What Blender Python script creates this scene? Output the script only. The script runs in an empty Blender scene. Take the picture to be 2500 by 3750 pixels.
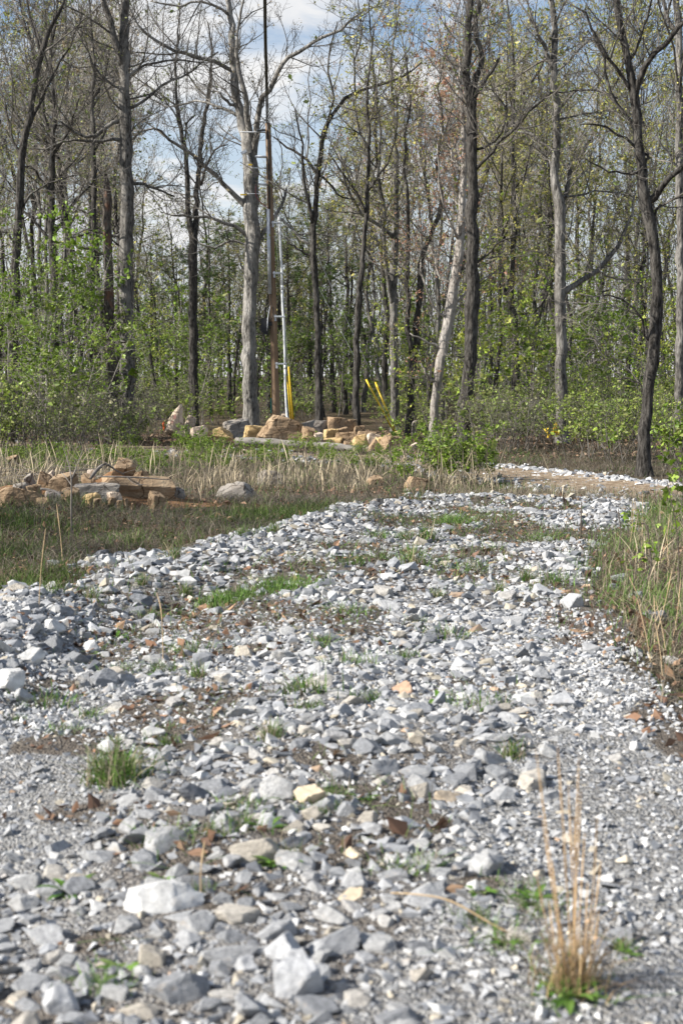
import bpy, math, random
import numpy as np
from mathutils import Vector, Matrix

rng = np.random.default_rng(11)
random.seed(11)
sc = bpy.context.scene
COL = sc.collection

# ------------------------------------------------------------------ camera
FPX = 5208.0                       # focal length in photograph pixels (50 mm on 24 x 36, upright)
CAMZ = 1.6
PITCH = math.atan(425.0 / FPX)
cam_data = bpy.data.cameras.new('camera')
cam = bpy.data.objects.new('camera', cam_data)
COL.objects.link(cam)
cam.location = (0, 0, CAMZ)
cam.rotation_euler = (math.pi / 2 - PITCH, 0, 0)
cam_data.sensor_fit = 'VERTICAL'
cam_data.sensor_height = 36.0
cam_data.lens = 50.0
cam_data.clip_start = 0.1
cam_data.clip_end = 3000
cam_data.dof.use_dof = True
cam_data.dof.focus_distance = 26.0
cam_data.dof.aperture_fstop = 4.2
sc.camera = cam

# ------------------------------------------------------------------ sky, sun, exposure
TO_SUN = Vector((-0.81, -0.22, 0.55)).normalized()
SUN_EL = math.asin(TO_SUN.z)
SUN_ROT = math.atan2(TO_SUN.x, TO_SUN.y)


def N(nt, typ, ins=None, **props):
    nd = nt.nodes.new(typ)
    for k, v in props.items():
        setattr(nd, k, v)
    for k, v in (ins or {}).items():
        s = nd.inputs[k]
        if isinstance(v, bpy.types.NodeSocket):
            nt.links.new(v, s)
        else:
            s.default_value = v
    return nd


def ramp(nt, fac, stops, interp='LINEAR'):
    nd = nt.nodes.new('ShaderNodeValToRGB')
    nd.color_ramp.interpolation = interp
    e = nd.color_ramp.elements
    while len(e) < len(stops):
        e.new(0.5)
    for el, (p, c) in zip(e, stops):
        el.position = p
        el.color = (c[0], c[1], c[2], 1) if len(c) == 3 else c
    nt.links.new(fac, nd.inputs[0])
    return nd.outputs[0]


def mixc(nt, fac, a, b, mode='MIX'):
    nd = nt.nodes.new('ShaderNodeMix')
    nd.data_type = 'RGBA'
    nd.blend_type = mode
    for idx, v in ((0, fac), (6, a), (7, b)):
        s = nd.inputs[idx]
        if isinstance(v, bpy.types.NodeSocket):
            nt.links.new(v, s)
        else:
            s.default_value = v if idx == 0 else ((v[0], v[1], v[2], 1) if len(v) == 3 else v)
    return nd.outputs[2]


world = bpy.data.worlds.new('World')
sc.world = world
world.use_nodes = True
wt = world.node_tree
wt.nodes.clear()
sky = N(wt, 'ShaderNodeTexSky', sky_type='NISHITA', sun_disc=False, sun_elevation=SUN_EL, sun_rotation=SUN_ROT,
        air_density=1.0, dust_density=0.6, ozone_density=1.5)
tc = N(wt, 'ShaderNodeTexCoord')
sep = N(wt, 'ShaderNodeSeparateXYZ', {0: tc.outputs['Generated']})
den = N(wt, 'ShaderNodeMath', {0: N(wt, 'ShaderNodeMath', {0: sep.outputs[2], 1: 0.0}, operation='MAXIMUM').outputs[0], 1: 0.16}, operation='ADD').outputs[0]
cx = N(wt, 'ShaderNodeMath', {0: sep.outputs[0], 1: den}, operation='DIVIDE').outputs[0]
cy = N(wt, 'ShaderNodeMath', {0: sep.outputs[1], 1: den}, operation='DIVIDE').outputs[0]
cloud_uv = N(wt, 'ShaderNodeCombineXYZ', {0: cx, 1: cy, 2: 3.7}).outputs[0]
cn = N(wt, 'ShaderNodeTexNoise', {'Vector': cloud_uv, 'Scale': 2.1, 'Detail': 8.0, 'Roughness': 0.55, 'Distortion': 0.4})
cmask0 = ramp(wt, cn.outputs[0], [(0.49, (0, 0, 0)), (0.62, (1, 1, 1))])
hazef = N(wt, 'ShaderNodeMapRange', {0: sep.outputs[2], 1: 0.02, 2: 0.26, 3: 0.95, 4: 0.0}).outputs[0]      # pale haze low over the horizon, all round
cmask = N(wt, 'ShaderNodeMath', {0: cmask0, 1: hazef}, operation='MAXIMUM').outputs[0]
SKY_STRENGTH = 0.085
skyc = N(wt, 'ShaderNodeVectorMath', {0: sky.outputs[0], 3: SKY_STRENGTH}, operation='SCALE').outputs[0]
cn2 = N(wt, 'ShaderNodeTexNoise', {'Vector': cloud_uv, 'Scale': 4.5, 'Detail': 5.0, 'Roughness': 0.6})
ccol = ramp(wt, cn2.outputs[0], [(0.3, (0.42, 0.435, 0.46)), (0.52, (0.50, 0.50, 0.50))])
wcol = mixc(wt, cmask, skyc, ccol)
bg = N(wt, 'ShaderNodeBackground', {'Color': wcol, 'Strength': 1.0})
wo = N(wt, 'ShaderNodeOutputWorld', {'Surface': bg.outputs[0]})

sun_data = bpy.data.lights.new('sun', 'SUN')
sun_data.energy = 5.0
sun_data.angle = math.radians(0.55)
sun_data.color = (1.0, 0.95, 0.87)
sun = bpy.data.objects.new('sun', sun_data)
COL.objects.link(sun)
sun.rotation_euler = TO_SUN.to_track_quat('Z', 'Y').to_euler()
sun.location = (-20, -10, 30)
sc.view_settings.view_transform = 'Standard'
sc.view_settings.look = 'None'
sc.view_settings.exposure = 0.9
sc.view_settings.gamma = 1.0
sc.render.engine = 'CYCLES'
sc.cycles.max_bounces = 6
sc.cycles.diffuse_bounces = 2
sc.cycles.transparent_max_bounces = 4

# ------------------------------------------------------------------ numeric helpers


def _hash(ix, iy, iz, seed):
    h = (ix.astype(np.int64) * 374761393 + iy.astype(np.int64) * 668265263 + iz.astype(np.int64) * 2147483647 + seed * 974711)
    h = (h ^ (h >> 13)) * 1274126177
    h = h ^ (h >> 16)
    return (h & 0xFFFFF) / float(0xFFFFF)


def vnoise(x, y, z=None, seed=0):
    x = np.asarray(x, float); y = np.asarray(y, float)
    z = np.zeros_like(x) if z is None else np.asarray(z, float)
    x0 = np.floor(x); y0 = np.floor(y); z0 = np.floor(z)
    fx = x - x0; fy = y - y0; fz = z - z0
    fx = fx * fx * (3 - 2 * fx); fy = fy * fy * (3 - 2 * fy); fz = fz * fz * (3 - 2 * fz)
    r = 0
    for dx in (0, 1):
        for dy in (0, 1):
            for dz in (0, 1):
                w = (fx if dx else 1 - fx) * (fy if dy else 1 - fy) * (fz if dz else 1 - fz)
                r = r + w * _hash(x0 + dx, y0 + dy, z0 + dz, seed)
    return r


def sstep(a, b, x):
    t = np.clip((np.asarray(x, float) - a) / (b - a), 0, 1)
    return t * t * (3 - 2 * t)


def seg_gauss(x, y, pts, sig, h):
    best = np.full(np.shape(x), 1e9)
    for (ax, ay), (bx, by) in zip(pts[:-1], pts[1:]):
        vx, vy = bx - ax, by - ay
        t = np.clip(((x - ax) * vx + (y - ay) * vy) / (vx * vx + vy * vy), 0, 1)
        d = np.hypot(x - ax - t * vx, y - ay - t * vy)
        best = np.minimum(best, d)
    return h * np.exp(-(best / sig) ** 2)


RIDGE_A = [(-2.15, 7.2), (-2.1, 8.6), (-2.35, 10.6)]
RIDGE_B = [(-1.75, 11.9), (-1.2, 13.2), (-0.75, 15.3), (-0.2, 17.0)]
RIDGE_C = [(0.0, 19.2), (0.9, 20.4), (2.2, 20.9)]
RIDGE_D = [(3.0, 31.5), (4.1, 29.2), (5.0, 26.3), (6.0, 24.2), (8.5, 22.0)]
DITCH = [(-1.6, 8.7), (-1.45, 9.8), (-1.15, 11.3)]


def zg(x, y):
    x = np.asarray(x, float); y = np.asarray(y, float)
    z = 0.13 * sstep(19, 58, y) + np.maximum(y - 60, 0) * 0.016
    z = z + 0.10 * (vnoise(x / 2.6, y / 2.6, seed=1) - 0.5) * sstep(6, 14, y)
    z = z + 0.05 * (vnoise(x / 0.7, y / 0.7, seed=2) - 0.5)
    z = z + 0.5 * (vnoise(x / 14, y / 14, seed=3) - 0.5) * sstep(55, 80, y)
    z = z + seg_gauss(x, y, RIDGE_A, 0.42, 0.17) + seg_gauss(x, y, RIDGE_B, 0.42, 0.11)
    z = z + seg_gauss(x, y, RIDGE_C, 0.5, 0.08) + seg_gauss(x, y, RIDGE_D, 0.4, 0.06)
    z = z - seg_gauss(x, y, DITCH, 0.35, 0.09)
    z = z + 0.06 * np.exp(-((x + 0.1) / 0.7) ** 2) * sstep(24, 18, y)
    z = z + 0.12 * sstep(-2.9, -3.5, x) * sstep(14.5, 17.5, y) * sstep(30, 22, y)
    z = z + 0.10 * np.exp(-((x + 3.7) / 1.5) ** 2 - ((y - 20.9) / 1.0) ** 2)
    z = z + 0.03 * np.exp(-((x + 1.4) / 4.0) ** 2 - ((y - 46.0) / 6.0) ** 2)
    return z


ROAD_Y = [1.0, 3.0, 5, 7.4, 9, 10.7, 12, 13.7, 15.7, 16.7, 18.9, 20.3, 21.3]
ROAD_L = [-3.4, -3.2, -3.0, -2.9, -2.85, -2.75, -2.55, -2.3, -1.5, -1.0, -0.4, 0.1, 1.6]
ROAD_R = [2.6, 2.3, 1.95, 1.72, 1.85, 2.0, 2.15, 2.35, 2.9, 3.4, 4.0, 4.4, 4.5]


def road_l(y):
    return np.interp(y, ROAD_Y, ROAD_L)


def road_r(y):
    return np.interp(y, ROAD_Y, ROAD_R)


def ray(u, v):
    cxx = (u - 1250.0) / FPX
    cyy = (1875.0 - v) / FPX
    sp, cp = math.sin(PITCH), math.cos(PITCH)
    return np.array([cxx, cp + cyy * sp, -sp + cyy * cp])


def P(u, v, Y):
    d = ray(u, v)
    t = Y / d[1]
    return np.array([d[0] * t, Y, CAMZ + d[2] * t])


def G(u, v):
    d = ray(u, v)
    a, b = 1.5, 120.0
    for _ in range(44):
        m = 0.5 * (a + b)
        if CAMZ + d[2] * m - float(zg(d[0] * m, d[1] * m)) > 0:
            a = m
        else:
            b = m
    return np.array([d[0] * a, d[1] * a, float(zg(d[0] * a, d[1] * a))])


def PXM(Y):
    return FPX / Y


# ------------------------------------------------------------------ mesh helpers
class Geo:
    def __init__(self):
        self.V = []; self.T = []; self.Q = []; self.C = []; self.n = 0

    def add(self, V, T=None, Q=None, C=None):
        V = np.asarray(V, float).reshape(-1, 3)
        if T is not None and len(T):
            self.T.append(np.asarray(T, np.int64).reshape(-1, 3) + self.n)
        if Q is not None and len(Q):
            self.Q.append(np.asarray(Q, np.int64).reshape(-1, 4) + self.n)
        if C is None:
            C = np.full((len(V), 3), 0.5)
        else:
            C = np.broadcast_to(np.asarray(C, float), (len(V), 3))
        self.V.append(V); self.C.append(C); self.n += len(V)
        return self

    def mesh(self, name, mat, smooth=False, origin=None):
        V = np.concatenate(self.V) if self.V else np.zeros((0, 3))
        if origin is not None:
            V = V - np.asarray(origin, float)
        T = np.concatenate(self.T) if self.T else np.zeros((0, 3), np.int64)
        Q = np.concatenate(self.Q) if self.Q else np.zeros((0, 4), np.int64)
        me = bpy.data.meshes.new(name)
        me.vertices.add(len(V))
        me.vertices.foreach_set('co', V.astype(np.float32).ravel())
        loops = np.concatenate([T.ravel(), Q.ravel()]).astype(np.int32)
        me.loops.add(len(loops))
        me.loops.foreach_set('vertex_index', loops)
        starts = np.concatenate([np.arange(len(T)) * 3, len(T) * 3 + np.arange(len(Q)) * 4]).astype(np.int32)
        me.polygons.add(len(starts))
        me.polygons.foreach_set('loop_start', starts)
        me.polygons.foreach_set('use_smooth', np.full(len(starts), bool(smooth)))
        at = me.attributes.new('tint', 'FLOAT_COLOR', 'POINT')
        C = np.concatenate(self.C) if self.C else np.zeros((0, 3))
        at.data.foreach_set('color', np.hstack([C, np.ones((len(C), 1))]).astype(np.float32).ravel())
        me.update(calc_edges=True)
        if mat is not None:
            me.materials.append(mat)
        return me


def link(name, me, parent=None, loc=(0, 0, 0)):
    o = bpy.data.objects.new(name, me)
    COL.objects.link(o)
    o.parent = parent
    o.location = loc
    return o


def tag(o, label=None, cat=None, group=None, kind=None):
    if label: o['label'] = label
    if cat: o['category'] = cat
    if group: o['group'] = group
    if kind: o['kind'] = kind
    return o


def empty(name, loc, label=None, cat=None, group=None, rz=0.0):
    o = bpy.data.objects.new(name, None)
    COL.objects.link(o)
    o.location = loc
    o.rotation_euler = (0, 0, rz)
    o.empty_display_size = 0.1
    return tag(o, label, cat, group)


def part(name, geo, mat, root, smooth=False):
    """a mesh built in world coordinates, hung under its thing"""
    return link(name, geo.mesh(name, mat, smooth, origin=root.matrix_basis.translation if root else None), root)


def copy_tree(o, parent=None):
    c = o.copy()
    COL.objects.link(c)
    c.parent = parent
    for ch in list(o.children):
        copy_tree(ch, c)
    return c


def tubes(Pn, Rn, sides=3, cap=False, C=None):
    """Pn (N,S,3) polylines, Rn (N,S) radii -> verts, quads"""
    Pn = np.asarray(Pn, float); Rn = np.asarray(Rn, float)
    n, s, _ = Pn.shape
    T = np.gradient(Pn, axis=1)
    T /= np.linalg.norm(T, axis=2, keepdims=True) + 1e-9
    mean = T.mean(axis=1)
    ref = np.where(np.abs(mean[:, 2:3]) > 0.75, np.array([[1.0, 0.13, 0]]), np.array([[0.1, 0.05, 1.0]]))
    ref = ref[:, None, :]
    U = np.cross(T, np.broadcast_to(ref, T.shape))
    U /= np.linalg.norm(U, axis=2, keepdims=True) + 1e-9
    W = np.cross(T, U)
    a = np.arange(sides) * 2 * np.pi / sides
    ca = np.cos(a)[None, None, :, None]; sa = np.sin(a)[None, None, :, None]
    V = Pn[:, :, None, :] + Rn[:, :, None, None] * (U[:, :, None, :] * ca + W[:, :, None, :] * sa)
    V = V.reshape(-1, 3)
    base = (np.arange(n) * s * sides)[:, None, None] + (np.arange(s - 1) * sides)[None, :, None]
    j = np.arange(sides)[None, None, :]
    j2 = (np.arange(sides) + 1)[None, None, :] % sides
    Q = np.stack([base + j, base + j2, base + sides + j2, base + sides + j], axis=-1).reshape(-1, 4)
    return V, Q


def tube1(geo, pts, rad, sides=8, cap=True, C=None):
    pts = np.asarray(pts, float)
    rad = np.broadcast_to(np.asarray(rad, float), (len(pts),))
    V, Q = tubes(pts[None], rad[None], sides)
    T = []
    if cap:
        n = len(V)
        V = np.vstack([V, pts[:1], pts[-1:]])
        for k in range(sides):
            T.append((n, (k + 1) % sides, k))
            b = (len(pts) - 1) * sides
            T.append((n + 1, b + k, b + (k + 1) % sides))
    geo.add(V, T, Q, C)


def resample(pts, n, jitter=0.0, rg=None):
    """Catmull-Rom through pts, n samples evenly by length"""
    pts = np.asarray(pts, float)
    ext = np.vstack([2 * pts[0] - pts[1], pts, 2 * pts[-1] - pts[-2]])
    out = []
    for i in range(1, len(ext) - 2):
        p0, p1, p2, p3 = ext[i - 1:i + 3]
        for t in np.linspace(0, 1, 8, endpoint=False):
            out.append(0.5 * ((2 * p1) + (-p0 + p2) * t + (2 * p0 - 5 * p1 + 4 * p2 - p3) * t * t + (-p0 + 3 * p1 - 3 * p2 + p3) * t ** 3))
    out.append(pts[-1])
    out = np.array(out)
    d = np.concatenate([[0], np.cumsum(np.linalg.norm(np.diff(out[:, :3], axis=0), axis=1))])
    q = np.linspace(0, d[-1], n)
    r = np.stack([np.interp(q, d, out[:, k]) for k in range(out.shape[1])], axis=1)
    return r


def box(geo, c, size, R=None, C=None):
    x, y, z = np.array(size) / 2
    V = np.array([(a, b, d) for a in (-x, x) for b in (-y, y) for d in (-z, z)])
    if R is not None:
        V = V @ np.array(R).T
    V = V + np.asarray(c)
    Q = [(0, 1, 3, 2), (4, 6, 7, 5), (0, 4, 5, 1), (2, 3, 7, 6), (0, 2, 6, 4), (1, 5, 7, 3)]
    geo.add(V, None, Q, C)


def ico(sub):
    import bmesh
    bm = bmesh.new()
    bmesh.ops.create_icosphere(bm, subdivisions=sub, radius=1.0)
    V = np.array([v.co[:] for v in bm.verts])
    T = np.array([[v.index for v in f.verts] for f in bm.faces])
    bm.free()
    return V / np.linalg.norm(V, axis=1, keepdims=True), T


ICO = {k: ico(k) for k in (1, 2, 3, 4, 5)}


def rock(dim, seed, sub=3, power=3.0, cuts=8, rough=0.03, cut_lo=0.6, cut_hi=0.95, strata=0.0):
    rg = np.random.default_rng(seed)
    V, T = ICO[sub]
    n = power
    p = V / ((np.abs(V) ** n).sum(axis=1, keepdims=True) ** (1 / n))
    for _ in range(cuts):
        nn = rg.normal(size=3)
        nn /= np.linalg.norm(nn)
        s = p @ nn
        d = s.max() * rg.uniform(cut_lo, cut_hi)
        over = np.maximum(s - d, 0)
        p = p - over[:, None] * nn * 0.97
    if rough > 0 and sub >= 3:
        o = rg.uniform(0, 50, 3)
        f = sum((vnoise(p[:, 0] * k + o[0], p[:, 1] * k + o[1], p[:, 2] * k + o[2], seed) - 0.5) / k * 2.2 for k in (2.2, 4.7, 9.5))
        p = p * (1 + rough * 2.2 * f)[:, None]
        if strata:
            p = p * (1 + strata * (np.floor(vnoise(p[:, 2] * 6 + o[0], p[:, 2] * 0, seed=seed) * 4) / 4 - 0.4) * np.array([1, 1, 0])[None].repeat(len(p), 0).T).T
    lo = p.min(axis=0); hi = p.max(axis=0)
    p = (p - (lo + hi) / 2) / (hi - lo)
    return p * np.asarray(dim), T


def crag(dim, seed, sub=3, planes=13, rough=0.03, lo=0.55):
    """angular crushed stone: a sphere cut by random planes"""
    rg = np.random.default_rng(seed)
    k = np.arange(planes) + 0.5
    ph = np.arccos(1 - 2 * k / planes); th = np.pi * (1 + 5 ** 0.5) * k
    nn = np.stack([np.cos(th) * np.sin(ph), np.sin(th) * np.sin(ph), np.cos(ph)], axis=1) + rg.normal(size=(planes, 3)) * 0.28
    nn /= np.linalg.norm(nn, axis=1, keepdims=True)
    d = rg.uniform(lo, 1.0, planes)
    V, T = ICO[sub]
    dots = V @ nn.T
    r = np.where(dots > 0.05, d[None] / np.maximum(dots, 0.05), 9).min(axis=1)
    p = V * np.minimum(r, 1.5)[:, None]
    if rough:
        o = rg.uniform(0, 50, 3)
        f = sum((vnoise(p[:, 0] * q + o[0], p[:, 1] * q + o[1], p[:, 2] * q + o[2], seed) - 0.5) / q * 2.2 for q in (2.2, 5, 11))
        p = p * (1 + rough * 2.2 * f)[:, None]
    lo_ = p.min(axis=0); hi_ = p.max(axis=0)
    return (p - (lo_ + hi_) / 2) / (hi_ - lo_) * np.asarray(dim), T


def hull(seed, n):
    """angular chip: convex hull of a few points"""
    import bmesh
    rg = np.random.default_rng(seed)
    pts = rg.normal(size=(n, 3)); pts /= np.linalg.norm(pts, axis=1, keepdims=True); pts *= rg.uniform(0.75, 1.1, (n, 1))
    bm = bmesh.new()
    for q in pts: bm.verts.new(q)
    r = bmesh.ops.convex_hull(bm, input=bm.verts)
    for v in [v for v in bm.verts if not v.link_faces]: bm.verts.remove(v)
    bmesh.ops.triangulate(bm, faces=bm.faces)
    bmesh.ops.recalc_face_normals(bm, faces=bm.faces)
    bm.verts.index_update()
    V = np.array([v.co[:] for v in bm.verts]); T = np.array([[v.index for v in f.verts] for f in bm.faces])
    bm.free()
    lo_ = V.min(axis=0); hi_ = V.max(axis=0)
    return (V - (lo_ + hi_) / 2) / (hi_ - lo_), T


# ------------------------------------------------------------------ materials
def new_mat(name, rough=0.9, spec=0.2):
    m = bpy.data.materials.new(name)
    m.use_nodes = True
    nt = m.node_tree
    b = nt.nodes['Principled BSDF']
    b.inputs['Roughness'].default_value = rough
    b.inputs['Specular IOR Level'].default_value = spec
    return m, nt, b


def bump(nt, b, height, strength=0.5, dist=0.02):
    bp = N(nt, 'ShaderNodeBump', {'Height': height, 'Strength': strength, 'Distance': dist})
    nt.links.new(bp.outputs[0], b.inputs['Normal'])


def objco(nt, scale=(1, 1, 1)):
    t = N(nt, 'ShaderNodeTexCoord')
    return N(nt, 'ShaderNodeMapping', {'Vector': t.outputs['Object'], 'Scale': scale}).outputs[0]


def noise(nt, vec, scale, detail=4, rough=0.55):
    return N(nt, 'ShaderNodeTexNoise', {'Vector': vec, 'Scale': scale, 'Detail': detail, 'Roughness': rough}).outputs[0]


def bark_mat(name, dark, light, pale, pale_amt=0.5):
    m, nt, b = new_mat(name, 0.92, 0.12)
    co = objco(nt, (1, 1, 0.26))
    plates = N(nt, 'ShaderNodeTexVoronoi', {'Vector': co, 'Scale': 9.0, 'Randomness': 1.0}, feature='F1')
    fine = noise(nt, co, 19, 6, 0.7)
    h = N(nt, 'ShaderNodeMath', {0: plates.outputs['Distance'], 1: fine}, operation='MULTIPLY').outputs[0]
    co2 = objco(nt, (1, 1, 0.5))
    big = noise(nt, co2, 1.4, 4, 0.6)
    c1 = mixc(nt, ramp(nt, fine, [(0.38, (0, 0, 0)), (0.62, (1, 1, 1))]), dark, light)
    c2 = mixc(nt, ramp(nt, big, [(0.62 - 0.25 * pale_amt, (0, 0, 0)), (0.72, (1, 1, 1))]), c1, pale)
    c3 = mixc(nt, ramp(nt, h, [(0.02, (1, 1, 1)), (0.14, (0, 0, 0))]), c2, (dark[0] * 0.6, dark[1] * 0.6, dark[2] * 0.6))
    nt.links.new(c3, b.inputs['Base Color'])
    bump(nt, b, h, 1.0, 0.09)
    return m


M = {}
M['bark_grey'] = bark_mat('bark_grey', (0.042, 0.038, 0.034), (0.20, 0.188, 0.172), (0.34, 0.325, 0.30), 0.5)
M['bark_dark'] = bark_mat('bark_dark', (0.020, 0.018, 0.016), (0.105, 0.097, 0.088), (0.20, 0.19, 0.172), 0.2)
M['bark_pale'] = bark_mat('bark_pale', (0.14, 0.12, 0.105), (0.38, 0.35, 0.315), (0.48, 0.45, 0.41), 0.8)
M['bark_oak'] = bark_mat('bark_oak', (0.06, 0.055, 0.05), (0.29, 0.275, 0.25), (0.44, 0.42, 0.39), 0.7)
M['bark_rot'] = bark_mat('bark_rot', (0.04, 0.034, 0.03), (0.15, 0.13, 0.11), (0.25, 0.11, 0.06), 0.25)


def plain_noise_mat(name, stops, scale=8, rough=0.85, spec=0.2, bmp=0.3, dist=0.01, detail=5, stretch=(1, 1, 1)):
    m, nt, b = new_mat(name, rough, spec)
    co = objco(nt, stretch)
    n1 = noise(nt, co, scale, detail, 0.6)
    nt.links.new(ramp(nt, n1, stops), b.inputs['Base Color'])
    if bmp:
        bump(nt, b, noise(nt, co, scale * 3, 4, 0.6), bmp, dist)
    return m


M['twig'] = plain_noise_mat('twig', [(0.3, (0.065, 0.058, 0.051)), (0.7, (0.20, 0.185, 0.165))], 3, 0.9, 0.1, 0)
M['twig_far'] = plain_noise_mat('twig_far', [(0.3, (0.045, 0.04, 0.035)), (0.7, (0.13, 0.12, 0.105))], 0.6, 0.9, 0.1, 0)
M['twig_pale'] = plain_noise_mat('twig_pale', [(0.3, (0.20, 0.18, 0.155)), (0.7, (0.40, 0.37, 0.33))], 3, 0.9, 0.1, 0)


def tint_mat(name, trans=0.0, rough=0.7, spec=0.25, vary=0.35, scale=9.0):
    m, nt, b = new_mat(name, rough, spec)
    a = N(nt, 'ShaderNodeAttribute', attribute_name='tint')
    n1 = noise(nt, objco(nt), scale, 3, 0.6)
    f = N(nt, 'ShaderNodeMapRange', {0: n1, 1: 0.25, 2: 0.75, 3: 1 - vary, 4: 1 + vary}).outputs[0]
    c = N(nt, 'ShaderNodeVectorMath', {0: a.outputs['Color'], 3: f}, operation='SCALE').outputs[0]
    nt.links.new(c, b.inputs['Base Color'])
    if trans:
        tr = N(nt, 'ShaderNodeBsdfTranslucent', {'Color': c})
        mx = N(nt, 'ShaderNodeMixShader', {0: trans, 1: b.outputs[0], 2: tr.outputs[0]})
        nt.links.new(mx.outputs[0], nt.nodes['Material Output'].inputs['Surface'])
    return m


M['leaf'] = tint_mat('leaf', 0.33, 0.5, 0.3, 0.3, 2.0)
M['blade'] = tint_mat('blade', 0.25, 0.65, 0.2, 0.25, 3.0)
M['litter'] = tint_mat('litter', 0.1, 0.8, 0.1, 0.3, 12.0)


def limestone_mat(name, src):
    m, nt, b = new_mat(name, 0.88, 0.25)
    co = objco(nt)
    if src == 'attr':
        base = N(nt, 'ShaderNodeAttribute', attribute_name='tint').outputs['Color']
    else:
        oi = N(nt, 'ShaderNodeObjectInfo')
        base = ramp(nt, oi.outputs['Random'], [(0.0, (0.19, 0.198, 0.212)), (0.25, (0.31, 0.315, 0.323)), (0.5, (0.42, 0.417, 0.408)),
                                               (0.78, (0.35, 0.356, 0.368)), (0.9, (0.47, 0.42, 0.345)), (1.0, (0.51, 0.495, 0.47))])
    n1 = noise(nt, co, 22 if src == 'attr' else 5, 6, 0.65)
    f = N(nt, 'ShaderNodeMapRange', {0: n1, 1: 0.28, 2: 0.72, 3: 0.6, 4: 1.28}).outputs[0]
    c = N(nt, 'ShaderNodeVectorMath', {0: base, 3: f}, operation='SCALE').outputs[0]
    n2 = noise(nt, co, 9 if src == 'attr' else 2.3, 3, 0.6)
    c = mixc(nt, ramp(nt, n2, [(0.62, (0, 0, 0)), (0.74, (0.6, 0.6, 0.6))]), c, (0.40, 0.33, 0.25))
    nt.links.new(c, b.inputs['Base Color'])
    bump(nt, b, noise(nt, co, 60 if src == 'attr' else 11, 5, 0.7), 0.5, 0.006 if src == 'attr' else 0.05)
    return m


M['stone_attr'] = limestone_mat('limestone_gravel', 'attr')
M['stone_obj'] = limestone_mat('limestone_stone', 'obj')


def sandstone_mat(name, c0, c1, c2):
    m, nt, b = new_mat(name, 0.92, 0.15)
    co = objco(nt)
    warp = noise(nt, co, 2.2, 5, 0.6)
    layered = noise(nt, objco(nt, (0.5, 0.5, 5.0)), 2.2, 5, 0.6)
    col = ramp(nt, warp, [(0.3, c0), (0.52, c1), (0.7, c2)])
    col = mixc(nt, ramp(nt, layered, [(0.4, (0, 0, 0)), (0.7, (0.25, 0.25, 0.25))]), col, (c0[0] * 0.8, c0[1] * 0.72, c0[2] * 0.62))
    grey = noise(nt, co, 1.1, 4, 0.65)
    col = mixc(nt, ramp(nt, grey, [(0.58, (0, 0, 0)), (0.72, (0.6, 0.6, 0.6))]), col, (0.27, 0.245, 0.215))
    wv = N(nt, 'ShaderNodeVectorMath', {0: co, 1: N(nt, 'ShaderNodeTexNoise', {'Vector': co, 'Scale': 1.5, 'Detail': 5.0}).outputs['Color']}, operation='ADD').outputs[0]
    crk = N(nt, 'ShaderNodeTexVoronoi', {'Vector': wv, 'Scale': 1.9}, feature='DISTANCE_TO_EDGE').outputs['Distance']
    cm = ramp(nt, crk, [(0.0, (1, 1, 1)), (0.035, (0, 0, 0))])
    col = mixc(nt, cm, col, (c0[0] * 0.35, c0[1] * 0.32, c0[2] * 0.3))
    nt.links.new(col, b.inputs['Base Color'])
    hh = N(nt, 'ShaderNodeMath', {0: noise(nt, co, 9, 6, 0.7), 1: layered}, operation='ADD').outputs[0]
    bump(nt, b, hh, 0.7, 0.05)
    return m


M['sand_tan'] = sandstone_mat('sandstone_tan', (0.22, 0.15, 0.092), (0.33, 0.24, 0.155), (0.43, 0.335, 0.225))
M['sand_yellow'] = sandstone_mat('sandstone_yellow', (0.42, 0.29, 0.13), (0.52, 0.38, 0.20), (0.56, 0.44, 0.27))
M['sand_pale'] = sandstone_mat('sandstone_pale', (0.46, 0.36, 0.27), (0.60, 0.50, 0.40), (0.64, 0.55, 0.45))
M['sand_grey'] = sandstone_mat('sandstone_grey', (0.20, 0.175, 0.15), (0.30, 0.275, 0.245), (0.38, 0.355, 0.32))
M['dirt'] = plain_noise_mat('orange_dirt', [(0.3, (0.11, 0.06, 0.034)), (0.55, (0.21, 0.118, 0.062)), (0.75, (0.30, 0.20, 0.12))], 5, 0.95, 0.05, 0.8, 0.04)
M['log'] = plain_noise_mat('weathered_log', [(0.3, (0.14, 0.125, 0.11)), (0.7, (0.33, 0.31, 0.28))], 6, 0.9, 0.1, 0.6, 0.02, 6, (0.25, 2, 2))
M['deadwood'] = plain_noise_mat('dead_wood', [(0.3, (0.08, 0.068, 0.058)), (0.7, (0.26, 0.235, 0.21))], 8, 0.9, 0.1, 0.4, 0.01)
M['pole'] = plain_noise_mat('treated_pole_wood', [(0.25, (0.11, 0.072, 0.046)), (0.5, (0.22, 0.15, 0.098)), (0.75, (0.31, 0.23, 0.16))], 9, 0.85, 0.15, 0.5, 0.01, 6, (1, 1, 0.05))
M['pvc'] = plain_noise_mat('white_pvc', [(0.3, (0.62, 0.64, 0.66)), (0.7, (0.76, 0.77, 0.78))], 2, 0.4, 0.4, 0)
M['steel'] = plain_noise_mat('galvanised_steel', [(0.3, (0.40, 0.42, 0.45)), (0.7, (0.58, 0.60, 0.63))], 6, 0.45, 0.5, 0)
M['steel'].node_tree.nodes['Principled BSDF'].inputs['Metallic'].default_value = 0.35
M['black'] = plain_noise_mat('black_rubber', [(0.3, (0.012, 0.012, 0.014)), (0.7, (0.03, 0.03, 0.033))], 10, 0.5, 0.4, 0)
M['porcelain'] = plain_noise_mat('grey_insulator', [(0.3, (0.05, 0.055, 0.06)), (0.7, (0.10, 0.105, 0.11))], 5, 0.3, 0.5, 0)
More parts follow.
